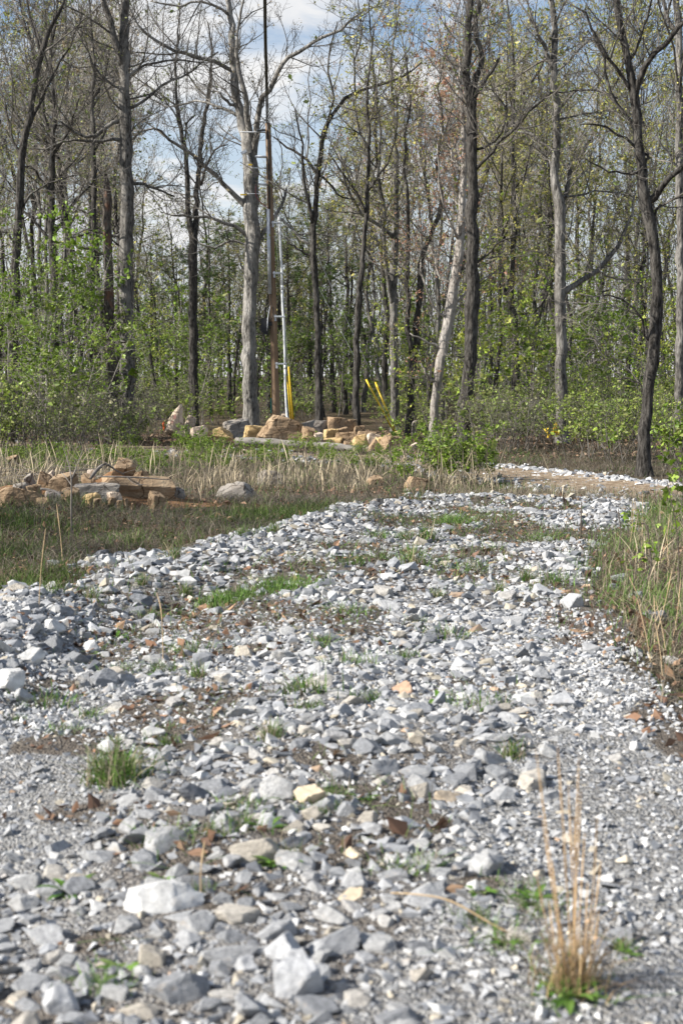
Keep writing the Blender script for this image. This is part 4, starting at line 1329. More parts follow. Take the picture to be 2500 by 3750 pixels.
pale = boulder(600, 668, 1483, 1592, 'sand_pale', 'tall pale pointed boulder standing upright with red marks', 606, 0.6, 2.6, 9, (0.05, 0.1, 0.2), group=bg_, Y=43.0, taper=0.7)
boulder(672, 716, 1520, 1552, 'sand_pale', 'small pale stone behind the upright pointed boulder', 607, 0.8, 3, 8, (0, 0.4, 0), group=bg_, Y=44.5, sink=0.5)
boulder(700, 758, 1558, 1600, 'sand_pale', 'low pale boulder right of the upright pointed one', 608, 0.7, 3.5, 8, (0, -0.1, 0.4), group=bg_, Y=43.0)
boulder(1106, 1162, 1563, 1632, 'sand_tan', 'rounded brown boulder at right flank of the largest boulder', 609, 0.9, 3, 8, (0, 0, 0.3), group=bg_, Y=41.6)
boulder(1146, 1182, 1586, 1640, 'sand_pale', 'narrow pale upright stone left of the stacked blocks', 610, 0.8, 4.5, 7, (0, 0.05, 0.4), group=bg_, Y=41.2)
boulder(1146, 1200, 1542, 1600, 'sand_grey', 'greyish pointed stone behind the narrow pale stone', 611, 0.8, 3, 9, (0, 0.3, 0.5), group=bg_, Y=43.0)
boulder(1202, 1260, 1529, 1582, 'sand_tan', 'topmost left block of the sandstone stack', 612, 0.8, 5, 6, (0, 0.03, 0.2), group=bg_, Y=43.0, lo=0.8)
boulder(1254, 1305, 1538, 1584, 'sand_tan', 'topmost right block of the sandstone stack', 613, 0.9, 4.5, 7, (0, 0.06, 0.3), group=bg_, Y=43.1, lo=0.8)
boulder(1214, 1274, 1565, 1606, 'sand_tan', 'middle block of the sandstone stack', 614, 0.8, 5, 6, (0, -0.1, 0.2), group=bg_, Y=42.4, lo=0.8)
boulder(1233, 1298, 1583, 1626, 'sand_tan', 'square block at the front of the sandstone stack', 615, 0.8, 7, 4, (0, -0.03, 0.1), group=bg_, Y=41.8, lo=0.85)
boulder(1174, 1248, 1603, 1644, 'sand_yellow', 'flat block lowest at the left of the stack', 616, 0.8, 4.5, 7, (0, -0.1, 0.2), group=bg_, Y=41.4)
boulder(1250, 1294, 1616, 1650, 'sand_tan', 'small block lowest in the middle of the stack', 617, 0.8, 4, 8, (0, 0.2, 0.4), group=bg_, Y=41.2)
boulder(1286, 1348, 1592, 1650, 'sand_yellow', 'cracked yellowish boulder right of the stacked blocks', 618, 0.8, 3.5, 10, (0, 0.15, 0.3), group=bg_, Y=41.0)
boulder(1330, 1395, 1608, 1678, 'sand_tan', 'tan boulder lowest and nearest, below the guy guards', 619, 0.8, 3.5, 10, (0, 0.1, 0.2), group=bg_, Y=39.5)
boulder(1398, 1472, 1596, 1668, 'sand_tan', 'peaked brown boulder at the foot of the leaning guards', 620, 0.8, 2.6, 9, (0, 0.2, 0.2), group=bg_, Y=40.0)
boulder(1494, 1532, 1622, 1664, 'sand_pale', 'rightmost small boulder by the wide green bush', 621, 0.8, 3, 8, (0, 0, 0.2), group=bg_, Y=40.0)
boulder(1078, 1152, 1538, 1580, 'sand_grey', 'flat grey slab tilted behind the largest boulder', 622, 0.8, 4, 8, (0, -0.2, 0.4), group=bg_, Y=46)
boulder(1508, 1536, 1540, 1592, 'sand_grey', 'pale grey stone behind the pair of crossing stems', 623, 0.8, 3.5, 8, (0, 0.2, 0.4), group=bg_, Y=48)
boulder(1308, 1372, 1580, 1600, 'sand_tan', 'thin flat slab topping the cracked yellowish boulder', 624, 0.8, 6, 4, (0, 0.06, 0.1), group=bg_, Y=42)
boulder(1376, 1424, 1600, 1646, 'sand_yellow', 'small boulder between the tan and the peaked boulders', 625, 0.8, 3, 8, (0, 0.2, 0.2), group=bg_, Y=41.2)
boulder(1020, 1050, 1508, 1535, 'sand_pale', 'pinkish stone just behind the pole foot', 626, 0.8, 3, 8, (0, 0.1, 0.2), group=bg_, Y=54, sink=0.5)

for i, (u0, u1, v0, v1, m_, Y_, lab) in enumerate([
        (1186, 1236, 1572, 1612, 'sand_yellow', 42.2, 'yellow wedge block in the left of the stack'), (1296, 1340, 1560, 1604, 'sand_tan', 43.0, 'tan block behind the cracked yellowish boulder'),
        (1340, 1392, 1586, 1630, 'sand_pale', 41.6, 'pale block behind the lowest tan boulder'), (1420, 1470, 1580, 1622, 'sand_yellow', 42.2, 'yellowish block behind the peaked boulder'),
        (1100, 1150, 1600, 1640, 'sand_yellow', 41.0, 'low yellow block between largest boulder and stack'), (1296, 1352, 1636, 1672, 'sand_pale', 39.6, 'low pale block in front of the cracked boulder'),
        (1226, 1262, 1636, 1664, 'sand_tan', 40.6, 'small brown block lying before the stack'), (1470, 1512, 1600, 1650, 'sand_tan', 40.8, 'brown block right of the peaked boulder')]):
    boulder(u0, u1, v0, v1, m_, lab, 670 + i, 0.8, 4 + i % 3, 7, (0, 0.12 * (-1) ** i, 0.25), group=bg_, Y=Y_)

gm = 'stones lying in the dry grass'
boulder(944, 1038, 1722, 1774, 'sand_grey', 'flat-topped grey stone in the middle of the dry grass', 631, 0.8, 5, 7, (0, -0.03, 0.2), group=gm)
boulder(800, 940, 1768, 1832, 'sand_grey', 'dark low boulder half hidden in grass below flat grey stone', 632, 0.6, 3.5, 9, (0, 0.05, 0.1), group=gm)
boulder(1486, 1566, 1748, 1796, 'sand_tan', 'brown pointed stone at the right end of the dry grass', 633, 0.7, 3, 8, (0, 0.1, 0.3), group=gm)
boulder(1362, 1402, 1826, 1856, 'sand_grey', 'small round brown stone beside the white road edge', 634, 0.8, 2.6, 7, (0, 0, 0.2), group=gm)
boulder(1340, 1400, 1742, 1775, 'sand_tan', 'reddish brown stone sunk in the dry grass', 635, 0.8, 3, 8, (0, 0.1, 0.3), group=gm)
boulder(600, 672, 1784, 1834, 'sand_grey', 'grey stone right of the long ledge block', 636, 0.7, 3, 8, (0, 0, 0.2), group=gm)
boulder(20, 62, 1668, 1712, 'sand_tan', 'brown stone farthest back at left edge of brush', 637, 0.8, 3, 8, (0, 0.1, 0.2), group=gm, Y=30)

gl = 'boulders in the orange dirt'
boulder(372, 620, 1748, 1840, 'sand_tan', 'long dark brown ledge block, biggest in the orange dirt', 641, 0.7, 6.0, 6, (0, 0.04, 0.35), sub=5, group=gl, Y=20.2, lo=0.86)
boulder(274, 426, 1772, 1816, 'sand_grey', 'thin grey slab with flat top in front of ledge block', 642, 0.6, 6, 6, (0, -0.02, 0.1), group=gl, Y=19.6, lo=0.82)
boulder(178, 282, 1734, 1832, 'sand_tan', 'large rounded sloping boulder in the middle of the dirt', 643, 0.7, 2.8, 8, (0, -0.25, 0.2), sub=5, group=gl, Y=19.9)
boulder(134, 188, 1728, 1778, 'sand_tan', 'round brown boulder left of the large sloping boulder', 644, 0.8, 2.8, 7, (0, 0, 0.2), group=gl, Y=20.6)
boulder(172, 212, 1722, 1760, 'sand_pale', 'small grey stone behind the large sloping boulder', 645, 0.8, 3, 7, (0, -0.3, 0.2), group=gl, Y=21.2)
boulder(90, 126, 1734, 1772, 'sand_grey', 'small dark stone leftmost behind the dirt', 646, 0.8, 3, 7, (0, -0.3, 0.2), group=gl, Y=20.8)
boulder(-10, 138, 1786, 1876, 'sand_tan', 'big grey brown block at the left picture edge', 647, 0.6, 4.5, 8, (0, 0.06, 0.1), sub=5, group=gl, Y=18.6)
boulder(412, 488, 1678, 1730, 'sand_tan', 'pointed stone crowning the orange dirt mound', 648, 0.8, 2.6, 7, (0, 0.05, 0.3), group=gl, Y=21.0)
boulder(300, 360, 1806, 1840, 'sand_yellow', 'small yellowish stone below the thin grey slab', 649, 0.8, 3.5, 8, (0, 0, 0.3), group=gl, Y=18.9)
boulder(342, 372, 1826, 1852, 'sand_tan', 'small reddish stone lowest below the slab', 650, 0.8, 3, 8, (0, 0, 0.3), group=gl, Y=18.6)
boulder(392, 446, 1802, 1834, 'sand_pale', 'pale broken stone right of the thin slab', 651, 0.8, 3.5, 9, (0, 0.2, 0.3), group=gl, Y=19.0)
boulder(160, 218, 1798, 1834, 'sand_pale', 'pale flat stone at foot of the sloping boulder', 652, 0.8, 4, 8, (0, 0.2, 0.3), group=gl, Y=19.0)
boulder(46, 96, 1768, 1806, 'sand_grey', 'dark mossy stone above the left edge block', 653, 0.8, 3.5, 8, (0, 0.1, 0.3), group=gl, Y=19.6)
boulder(320, 346, 1720, 1742, 'sand_pale', 'little pale stone on the dirt left of the crowning stone', 654, 0.8, 3, 8, (0, 0.1, 0.3), group=gl, Y=21.0)
for i, (u0, u1, v0, v1, Y_, lab) in enumerate([
        (222, 282, 1786, 1830, 19.3, 'reddish block before the large sloping boulder'), (100, 150, 1776, 1812, 19.6, 'reddish broken block left of the sloping boulder'), (486, 540, 1726, 1762, 20.9, 'broken block at right shoulder of the dirt mound'),
        (300, 352, 1736, 1776, 20.5, 'brown block between sloping boulder and ledge block'), (130, 190, 1822, 1862, 18.6, 'brown block low at left of the dirt'), (540, 600, 1800, 1846, 19.2, 'brown block under the right end of the ledge')]):
    boulder(u0, u1, v0, v1, 'sand_tan', lab, 680 + i, 0.8, 3 + i % 3, 8, (0, 0.15 * (-1) ** i, 0.4 * i), group=gl, Y=Y_)
for i, (u, v, wpx) in enumerate([(408, 1834, 26), (438, 1842, 20), (462, 1832, 14), (380, 1846, 12), (236, 1844, 15), (486, 1848, 12)]):
    boulder(u - wpx / 2, u + wpx / 2, v - wpx * 0.45, v, 'sand_tan', 'small broken sandstone rubble below the ledge block', 660 + i, 0.9, 3, 8, (0, 0, 0.3 * i), sub=4, group='rubble below the ledge block', Y=18.9 - 0.05 * i, name='rubble_stone', sink=0.08)

# red paint marks and orange tape on the upright pale boulder
bx = pale.location


def surface_patch(u, v, Y, wu, hv, mat, name, parent, seed):
    rg = np.random.default_rng(seed)
    dg = bpy.context.evaluated_depsgraph_get()
    dg.update()
    inv = parent.matrix_basis.inverted()
    o3 = inv @ Vector((0, 0, CAMZ))
    V = []; ok = True
    k = 12
    th = np.arange(k) / k * 2 * np.pi
    pts = [(u, v)] + [(u + math.cos(a) * wu * (0.8 + 0.4 * rg.uniform()), v + math.sin(a) * hv * (0.8 + 0.4 * rg.uniform())) for a in th]
    for (a, b) in pts:
        d = Vector(ray(a, b))
        hit, loc, nrm, _ = parent.ray_cast(o3, (inv.to_3x3() @ d).normalized())
        if not hit:
            return None
        V.append(np.array(loc) + np.array(nrm) * 0.008)
    T = [(0, 1 + j, 1 + (j + 1) % k) for j in range(k)]
    g_ = Geo(); g_.add(V, T)
    return link(name, g_.mesh(name, M[mat], True), parent)


for i, (u, v, a, b) in enumerate([(628, 1512, 5, 6), (640, 1528, 6, 9), (632, 1545, 4, 5)]):
    surface_patch(u, v, 43, a, b, 'red_paint', 'paint_mark', pale, 900 + i)
g = Geo()
pt = resample([P(601, 1545, 42.3), P(598, 1555, 42.25), P(601, 1566, 42.3), P(599, 1575, 42.25)], 10)
tube1(g, pt, [0.02, 0.024, 0.028, 0.02, 0.024, 0.028, 0.024, 0.02, 0.02, 0.012], 4)
tag(link('flagging_tape', g.mesh('flagging_tape', M['orange_tape'], True)), 'orange-red tape hanging at left side of the upright pale boulder', 'tape')

# the log kerb in front of the boulders


def log(u0, v0, u1, v1, Y, wpx, label):
    a = P(u0, v0, Y); b = P(u1, v1, Y - 0.4)
    r = wpx / PXM(Y) / 2
    pts = resample([a, a * 0.66 + b * 0.34 + np.array([0, 0, 0.02]), a * 0.3 + b * 0.7, b], 22)
    pts[:, 2] = np.maximum(pts[:, 2], zg(pts[:, 0], pts[:, 1]) + r * 0.75)
    root = empty('fallen_log', tuple(a), label, 'log')
    g_ = Geo()
    rg = np.random.default_rng(5)
    rr = r * (1 + 0.06 * rg.normal(size=22)) * np.linspace(1.05, 0.9, 22)
    tube1(g_, pts, rr, 12, True)
    part('log_body', g_, M['log'], root, True)
    g_ = Geo()
    for e, d in ((0, -1), (-1, 1)):
        t = pts[1] - pts[0] if e == 0 else pts[-1] - pts[-2]
        t /= np.linalg.norm(t)
        tube1(g_, np.array([pts[e], pts[e] + d * t * 0.012]), [rr[e] * 0.9, rr[e] * 0.84], 12, True)
    part('cut_end', g_, M['log'], root)
    return root


log(864, 1616, 1190, 1634, 40.6, 30, 'weathered grey log lying in front of the largest tan boulder')
log(1168, 1632, 1345, 1650, 40.2, 27, 'shorter grey log lying in front of the stacked sandstone blocks')

# ------------------------------------------------------------------ utility pole
YP = 52.0
pb = P(1012, 1590, YP); pt_ = P(981.5, 452, YP)
pb[2] = float(zg(pb[0], YP)) - 0.1
ax_ = (pt_ - pb)
HP = np.linalg.norm(ax_); ax_ /= HP


def on_pole(v, du=0.0, dy=0.0):
    """point beside the pole axis at photograph height v, du pixels to the right, dy metres nearer the camera"""
    zt = P(1000, v, YP)[2]
    t = (zt - pb[2]) / ax_[2]
    return pb + ax_ * t + np.array([du / PXM(YP), -dy, 0])


pole = empty('utility_pole', tuple(pb), 'brown wooden utility pole with conduit and white riser pipe beside oak', 'pole')
g = Geo(); zz = np.linspace(0, 1, 20)
tube1(g, pb + np.outer(zz, ax_) * HP, 0.158 - 0.058 * zz, 20, True)
part('shaft', g, M['pole'], pole, True)
g = Geo(); tube1(g, [on_pole(768, -7, 0.13), on_pole(1078, -9, 0.16)], 0.062, 12); part('conduit', g, M['steel'], pole, True)
g = Geo(); tube1(g, resample([on_pole(453, -3, 0.12), on_pole(600, -1, 0.13), on_pole(768, -3, 0.15)], 12), 0.016, 6)
tube1(g, resample([on_pole(453, 0, 0.13), on_pole(600, 1.5, 0.13), on_pole(768, -1, 0.15)], 12), 0.014, 6)
tube1(g, resample([on_pole(1076, -8, 0.16), on_pole(1110, -4, 0.17), on_pole(1140, 3, 0.17), on_pole(1180, -8, 0.18)], 14), 0.012, 6)
part('cable', g, M['black'], pole, True)
for v0, v1 in ((800, 1050), (1052, 1340), (1342, 1580)):
    uu = lambda v: np.interp(v, [790, 1000, 1100, 1200, 1330, 1400, 1500, 1560], [1022, 1032, 1034, 1040, 1044, 1044, 1049, 1055])
    pts = [P(uu(v), v, YP - 0.25) for v in np.linspace(v0, v1, 8)]
    g = Geo(); tube1(g, pts, 0.043, 12); rp = part('riser_pipe', g, M['pvc'], pole, True)
    g = Geo(); tube1(g, [pts[0] - np.array([0, 0, 0.1]), pts[0] + np.array([0, 0, 0.06])], 0.05, 12); part('coupling', g, M['pvc'], pole, True).parent = rp
for v in (816, 1000, 1159, 1332, 1530):
    a = P(uu(v), v, YP - 0.25); b = on_pole(v, 6, 0.1)
    g = Geo()
    box(g, (a + b) / 2, (abs(a[0] - b[0]) + 0.04, 0.06, 0.055)); box(g, b + np.array([0.03, -0.02, -0.06]), (0.07, 0.05, 0.22)); box(g, a + np.array([0, -0.03, 0]), (0.12, 0.08, 0.05))
    part('standoff_bracket', g, M['steel'], pole)
# black box on the left side
g = Geo(); c = on_pole(1192, -30, 0.12)
box(g, c, (0.24, 0.2, 0.52)); box(g, c + np.array([0.02, -0.04, -0.28]), (0.14, 0.12, 0.1)); box(g, c + np.array([-0.13, -0.02, 0.02]), (0.04, 0.15, 0.42))
eb = part('equipment_box', g, M['black'], pole)
g = Geo(); box(g, c + np.array([0.17, 0.02, 0.05]), (0.20, 0.06, 0.14)); box(g, c + np.array([0.13, 0.0, -0.1]), (0.12, 0.05, 0.05)); part('mounting_arm', g, M['black'], pole)
g = Geo(); tube1(g, resample([c + np.array([0.08, -0.1, -0.2]), c + np.array([0.1, -0.14, 0.0]), c + np.array([0.11, -0.1, 0.25]), on_pole(1120, -9, 0.15)], 10), 0.014, 6)
tube1(g, resample([c + np.array([-0.06, 0, 0.22]), c + np.array([-0.14, 0, 0.36])], 4), 0.008, 5)
part('box_lead', g, M['steel'], pole, True)
g = Geo(); box(g, on_pole(1485, -16, 0.02), (0.035, 0.05, 0.55)); part('marker_strip', g, M['teal'], pole)
g = Geo(); box(g, on_pole(1440, -15, 0.02), (0.02, 0.04, 0.38)); part('marker_strip', g, M['yellow'], pole)
# hardware near the top: brackets and insulators reaching left


def insulator(a, b, r, n=7, name='insulator'):
    a = np.asarray(a); b = np.asarray(b)
    g_ = Geo(); t = np.linspace(0, 1, n * 4 + 1)
    prof = np.where(np.arange(n * 4 + 1) % 4 < 2, r, r * 0.45)
    tube1(g_, a + np.outer(t, b - a), prof, 10)
    part(name, g_, M['porcelain'], pole)


for v, L, r in ((486, -100, 0.022), (576, -48, 0.045), (617, -62, 0.018), (677, -40, 0.042), (711, -80, 0.012)):
    g = Geo(); tube1(g, [on_pole(v, -8, 0.05), on_pole(v + 1.5, L, 0.25)], r, 8); part('bracket_arm', g, M['pvc'], pole, True)
insulator(on_pole(479, -10, 0.15), on_pole(482, -40, 0.2), 0.06, 8)
insulator(on_pole(566, -66, 0.25), on_pole(600, -58, 0.25), 0.08, 6, 'cutout_insulator')
insulator(on_pole(652, -44, 0.2), on_pole(676, -44, 0.2), 0.06, 6, 'cable_terminator')
insulator(on_pole(655, -56, 0.25), on_pole(678, -54, 0.25), 0.06, 6, 'cable_terminator')
g = Geo(); tube1(g, [on_pole(572, -76, 0.26), on_pole(606, -68, 0.26)], 0.028, 8); part('fuse_tube', g, M['pvc'], pole, True)
g = Geo(); box(g, on_pole(608, -66, 0.26), (0.14, 0.06, 0.05)); box(g, on_pole(716, -94, 0.2), (0.22, 0.05, 0.05)); part('latch', g, M['yellow'], pole)
g = Geo(); box(g, on_pole(562, -88, 0.26), (0.22, 0.1, 0.10), Matrix.Rotation(-0.5, 3, 'Y')); part('arrester_cap', g, M['steel'], pole)
g = Geo(); tube1(g, resample([on_pole(680, -48, 0.2), on_pole(715, -50, 0.2), on_pole(745, -32, 0.2), on_pole(764, -8, 0.16)], 12), 0.015, 6); part('ground_lead', g, M['red_cable'], pole, True)
g = Geo(); tube1(g, resample([on_pole(560, -70, 0.25), on_pole(620, -140, 0.4), on_pole(680, -200, 0.6)], 8), 0.008, 5); part('tap_wire', g, M['steel'], pole, True)

# overhead cable running from the pole top over the road
for i, (du, lab) in enumerate([(-4, 'black overhead cable running from pole top out of view, thicker one'), (1.5, 'thinner black overhead cable beside the thicker one above the pole')]):
    a = on_pole(452, du, 0.1)
    e = np.array([-0.9 + 0.02 * i, 12.0, 8.6]); f = np.array([0.1, -12, 9.6])
    q = P(972 + du, 0, 30.0)
    g = Geo(); tube1(g, resample([a, a * 0.45 + q * 0.55 + np.array([0, 0, -0.08]), q, q + np.array([0.85, -16, 0.0]), q + np.array([2.1, -40, 0.9])], 40), 0.026 if i == 0 else 0.018, 6)
    tag(link('overhead_cable', g.mesh('overhead_cable', M['black'], True)), lab, 'cable', 'overhead cables')

# guy wires with yellow guards
for i, (u0, v0, u1, v1, Ya, Yb, vp, lab) in enumerate([
        (1340, 1390, 1441, 1580, 51.6, 51.2, 715, 'left of the two yellow guy guards leaning over the peaked boulder'),
        (1374, 1400, 1456, 1600, 51.8, 51.4, 560, 'right of the two yellow guy guards leaning over the peaked boulder'),
        (1057, 1344, 1076, 1568, 55.5, 57.0, 480, 'taller steep yellow guy guard beside the white riser pipe'),
        (1052, 1377, 1068, 1568, 54.5, 56.0, 620, 'shorter steep yellow guy guard beside the white riser pipe')]):
    a = P(u0, v0, Ya); b = P(u1, v1, Yb)
    top = on_pole(vp, 5, 0)
    root = empty('guy_wire', tuple(b), lab, 'guy wire', 'guy wires of the pole')
    g = Geo(); tube1(g, [b, a], 0.036, 8); part('guard', g, M['yellow'], root, True)
    g = Geo(); tube1(g, resample([a, (a + top) / 2, top], 10), 0.006, 5); part('wire', g, M['steel'], root, True)
    d = (b - a) / np.linalg.norm(b - a)
    e = b + d * 2.0
    g = Geo(); tube1(g, [b, np.array([b[0] + d[0] * 0.6, b[1] + d[1] * 0.6, min(b[2] + d[2] * 0.6, float(zg(b[0], b[1])) - 0.1)])], 0.012, 6); part('anchor_rod', g, M['steel'], root)

# yellow ribbons and stake in the woods at right
g = Geo(); rg = np.random.default_rng(3)
for k in range(9):
    c = P(2026, 1575, 44.5) + rg.normal(size=3) * np.array([0.045, 0.05, 0.06])
    pts = resample(c + np.cumsum(rg.normal(size=(5, 3)) * 0.06, axis=0), 10)
    tube1(g, pts, 0.03, 4)
rb = empty('marker_ribbon', tuple(at(2026, 44.5)), 'yellow ribbon bunched on a twig left of straight grey trunk', 'ribbon')
part('ribbon', g, M['yellow'], rb)
g = Geo(); tube1(g, resample([np.array(at(2026, 44.5)), P(2028, 1590, 44.5), P(2026, 1562, 44.5)], 8), 0.01, 5); part('twig', g, M['deadwood'], rb)
st = empty('marker_stake', tuple(at(2105, 44.0)), 'thin orange-yellow stake standing right of straight grey trunk', 'stake')
g = Geo(); tube1(g, [np.array(at(2105, 44.0)), P(2105, 1560, 44.0)], 0.022, 6); part('rod', g, M['yellow'], st)
g = Geo(); tube1(g, [P(2105, 1560, 44.0), P(2105, 1550, 44.0)], [0.03, 0.012], 6); part('cap', g, M['orange_tape'], st)

# ------------------------------------------------------------------ dead branches on the dirt


def stick(name, label, pts, rads, cat, twigs=0, seed=0, mat='deadwood', group=None):
    root = empty(name, tuple(pts[0]), label, cat, group)
    q = resample(np.hstack([np.asarray(pts), np.asarray(rads)[:, None]]), 18)
    g_ = Geo(); tube1(g_, q[:, :3], q[:, 3], 6); part('stem', g_, M[mat], root, True)
    if twigs:
        rg_ = np.random.default_rng(seed)
        p1, r1_ = grow(q[None, :, :3], q[None, :, 3], np.array([twigs]), 0.2, 1.0, 0.4, 0.4, 45, 15, 6, 0.15, 0.03, 0.012, 0.004, rg_)
        V, Q = tubes(p1, r1_, 4); g_ = Geo(); g_.add(V, None, Q)
        part('twigs', g_, M[mat], root)
    return root


stick('dead_branch', 'arched grey dead branch lying on the ledge block', [P(332, 1752, 19.8), P(350, 1728, 19.9), P(378, 1702, 20.0), P(400, 1705, 20.1), P(425, 1722, 20.2), P(455, 1738, 20.3)], [0.022, 0.026, 0.02, 0.015, 0.011, 0.007], 'branch', 3, 1)
stick('dead_branch', 'long straight dead stick lying across the ledge block top', [P(355, 1745, 19.7), P(440, 1746, 19.7), P(530, 1750, 19.75), P(622, 1757, 19.8)], [0.012, 0.014, 0.011, 0.006], 'branch', 2, 2)
stick('dead_branch', 'dark stick lying in front of the sloping boulder', [P(150, 1790, 19.2), P(185, 1795, 19.2), P(232, 1808, 19.2)], [0.02, 0.02, 0.012], 'branch', 3, 3)
for i, (pts, lab) in enumerate([([(264, 1958), (262, 1860), (263, 1790), (262, 1752)], 'thin dead sapling with forked top before the dirt')]):
    Yd = G(264, 1958)[1]
    root = stick('dead_sapling', lab, [P(u, v, Yd) for u, v in pts], [0.013, 0.012, 0.010, 0.008], 'sapling', 0, 4)
    g = Geo()
    for br in ([(262, 1752), (255, 1710), (240, 1660), (232, 1640)], [(263, 1755), (280, 1715), (298, 1665), (305, 1640)], [(262, 1775), (240, 1745), (225, 1730)]):
        tube1(g, resample([P(u, v, Yd + 0.1 * k) for k, (u, v) in enumerate(br)], 8), np.linspace(0.009, 0.003, 8), 5)
    part('fork', g, M['deadwood'], root)
g = Geo(); rg = np.random.default_rng(17)
for k in range(90):
    x = rg.uniform(-6.8, -4.0); y = rg.uniform(22, 26)
    d = rg.normal(size=3) * np.array([1, 0.7, 0.22]); d[2] = abs(d[2]) * 0.6; d /= np.linalg.norm(d)
    L = rg.uniform(0.4, 1.5); c = np.array([x, y, float(zg(x, y)) + rg.uniform(0.03, 0.3)])
    tube1(g, resample([c - d * L / 2, c + rg.normal(size=3) * 0.05, c + d * L / 2], 6), np.linspace(1, 0.4, 6) * rg.uniform(0.003, 0.010), 4)
tag(link('brush_pile', g.mesh('brush_pile', M['deadwood'])), 'tangle of dead sticks behind the orange dirt at left', 'brush', None, 'stuff')

# ------------------------------------------------------------------ limestone on the road
FX_Y = [2, 3.5, 4, 5.4, 6.9, 8.8, 11, 14, 18]
FX_X = [-0.1, 0.05, 0.25, 0.62, 0.93, 1.27, 1.75, 2.4, 4]


def fine_track(x, y):
    a = sstep(-0.15, 0.25, x - np.interp(y, FX_Y, FX_X)) * sstep(14, 9, y)
    b = sstep(-0.75, -1.05, x) * sstep(4.3, 5.0, y) * sstep(8.0, 6.8, y)
    return np.maximum(a, b)


def rag(x, y):
    return 0.9 * (vnoise(x * 1.7 + 3, y * 1.3, seed=91) - 0.5) * sstep(7, 9, y)


def on_road(x, y):
    return sstep(-0.15, 0.2, x - road_l(y) + rag(x, y)) * sstep(-0.15, 0.2, road_r(y) - x) * (y < 21.3)


def grassy(x, y):
    """0..1 where soil and growth push the stones aside"""
    n_ = vnoise(x * 1.1 + 7, y * 0.8, seed=41) * 0.6 + vnoise(x * 3.1, y * 2.2, seed=42) * 0.4
    g1 = sstep(0.53, 0.63, n_ + 0.05 * sstep(7, 10, y) - 0.07 * sstep(7.5, 6, y) - 0.05 * sstep(18.3, 19.3, y))
    for (cx_, cy_, rx, ry) in GRASSY:
        g1 = np.maximum(g1, np.exp(-((x - cx_) / rx) ** 2 - ((y - cy_) / ry) ** 2))
    return np.clip(g1, 0, 1) * (1 - 0.9 * np.clip(seg_gauss(x, y, RIDGE_A, 0.45, 1.2) + seg_gauss(x, y, RIDGE_B, 0.45, 1.2), 0, 1))


GRASSY = []
for (u, v, ru, rv) in [(190, 2520, 140, 50), (330, 2450, 170, 60), (500, 2340, 180, 60), (250, 2230, 260, 45), (450, 2130, 200, 35), (700, 2085, 150, 22), (60, 2270, 150, 60), (600, 2430, 170, 45), (760, 2350, 120, 40), (1300, 2015, 200, 20), (1000, 2055, 150, 18), (1850, 1990, 160, 14), (1550, 2080, 130, 16), (900, 2190, 180, 45), (1050, 2140, 150, 35), (640, 2260, 130, 60), (720, 2300, 90, 50), (600, 2420, 120, 40), (430, 2340, 90, 60), (420, 2830, 70, 50),
                       (1400, 1930, 220, 18), (1650, 1915, 120, 16), (650, 3120, 200, 60), (700, 3170, 150, 50), (350, 3480, 160, 60), (900, 3330, 120, 40), (1180, 2790, 130, 40), (1750, 3270, 130, 40),
                       (1350, 2330, 120, 25), (1700, 2120, 160, 25), (1100, 2290, 130, 25), (300, 2160, 160, 45), (480, 2200, 140, 40), (100, 2560, 110, 60), (1230, 3120, 80, 40), (1000, 3080, 60, 30), (300, 3000, 200, 40)]:
    a = G(u, v); b = G(u, v - rv)
    GRASSY.append((a[0], a[1], max(0.08, ru / PXM(a[1])), max(0.1, b[1] - a[1])))


def ridge_boost(x, y):
    return np.clip(seg_gauss(x, y, RIDGE_A, 0.5, 1) + seg_gauss(x, y, RIDGE_B, 0.5, 1) + seg_gauss(x, y, RIDGE_C, 0.5, 1), 0, 1)


gv = np.maximum(grassy(ROAD_GRID[0], ROAD_GRID[1]), 0.5 * (1 - fine_track(ROAD_GRID[0], ROAD_GRID[1]))).ravel()
road.data.attributes['tint'].data.foreach_set('color', np.repeat(gv, 4).astype(np.float32))
rgk = np.random.default_rng(77)
cell = {}


def try_darts(n, dlo, dhi, accept, shrink=0.80, ylo=2.8, yhi=21.2):
    out = []
    y = np.sqrt(rgk.uniform(ylo ** 1.7, yhi ** 1.7, n) ** (2 / 1.7))
    hw = 0.30 * y + 0.6
    x = rgk.uniform(-1, 1, n) * hw
    d = dlo * (dhi / dlo) ** (rgk.uniform(0, 1, n) ** 1.5)
    acc = rgk.uniform(0, 1, n) < accept(x, y)
    for xi, yi, di, ok in zip(x, y, d, acc):
        if not ok:
            continue
        cx_, cy_ = int(math.floor(xi / 0.25)), int(math.floor(yi / 0.25))
        bad = False
        for a in (-1, 0, 1):
            for b in (-1, 0, 1):
                for (px, py, pd) in cell.get((cx_ + a, cy_ + b), ()):
                    if (px - xi) ** 2 + (py - yi) ** 2 < (0.5 * shrink * (pd + di)) ** 2:
                        bad = True; break
                if bad: break
            if bad: break
        if bad:
            continue
        cell.setdefault((cx_, cy_), []).append((xi, yi, di))
        out.append((xi, yi, di))
    return out


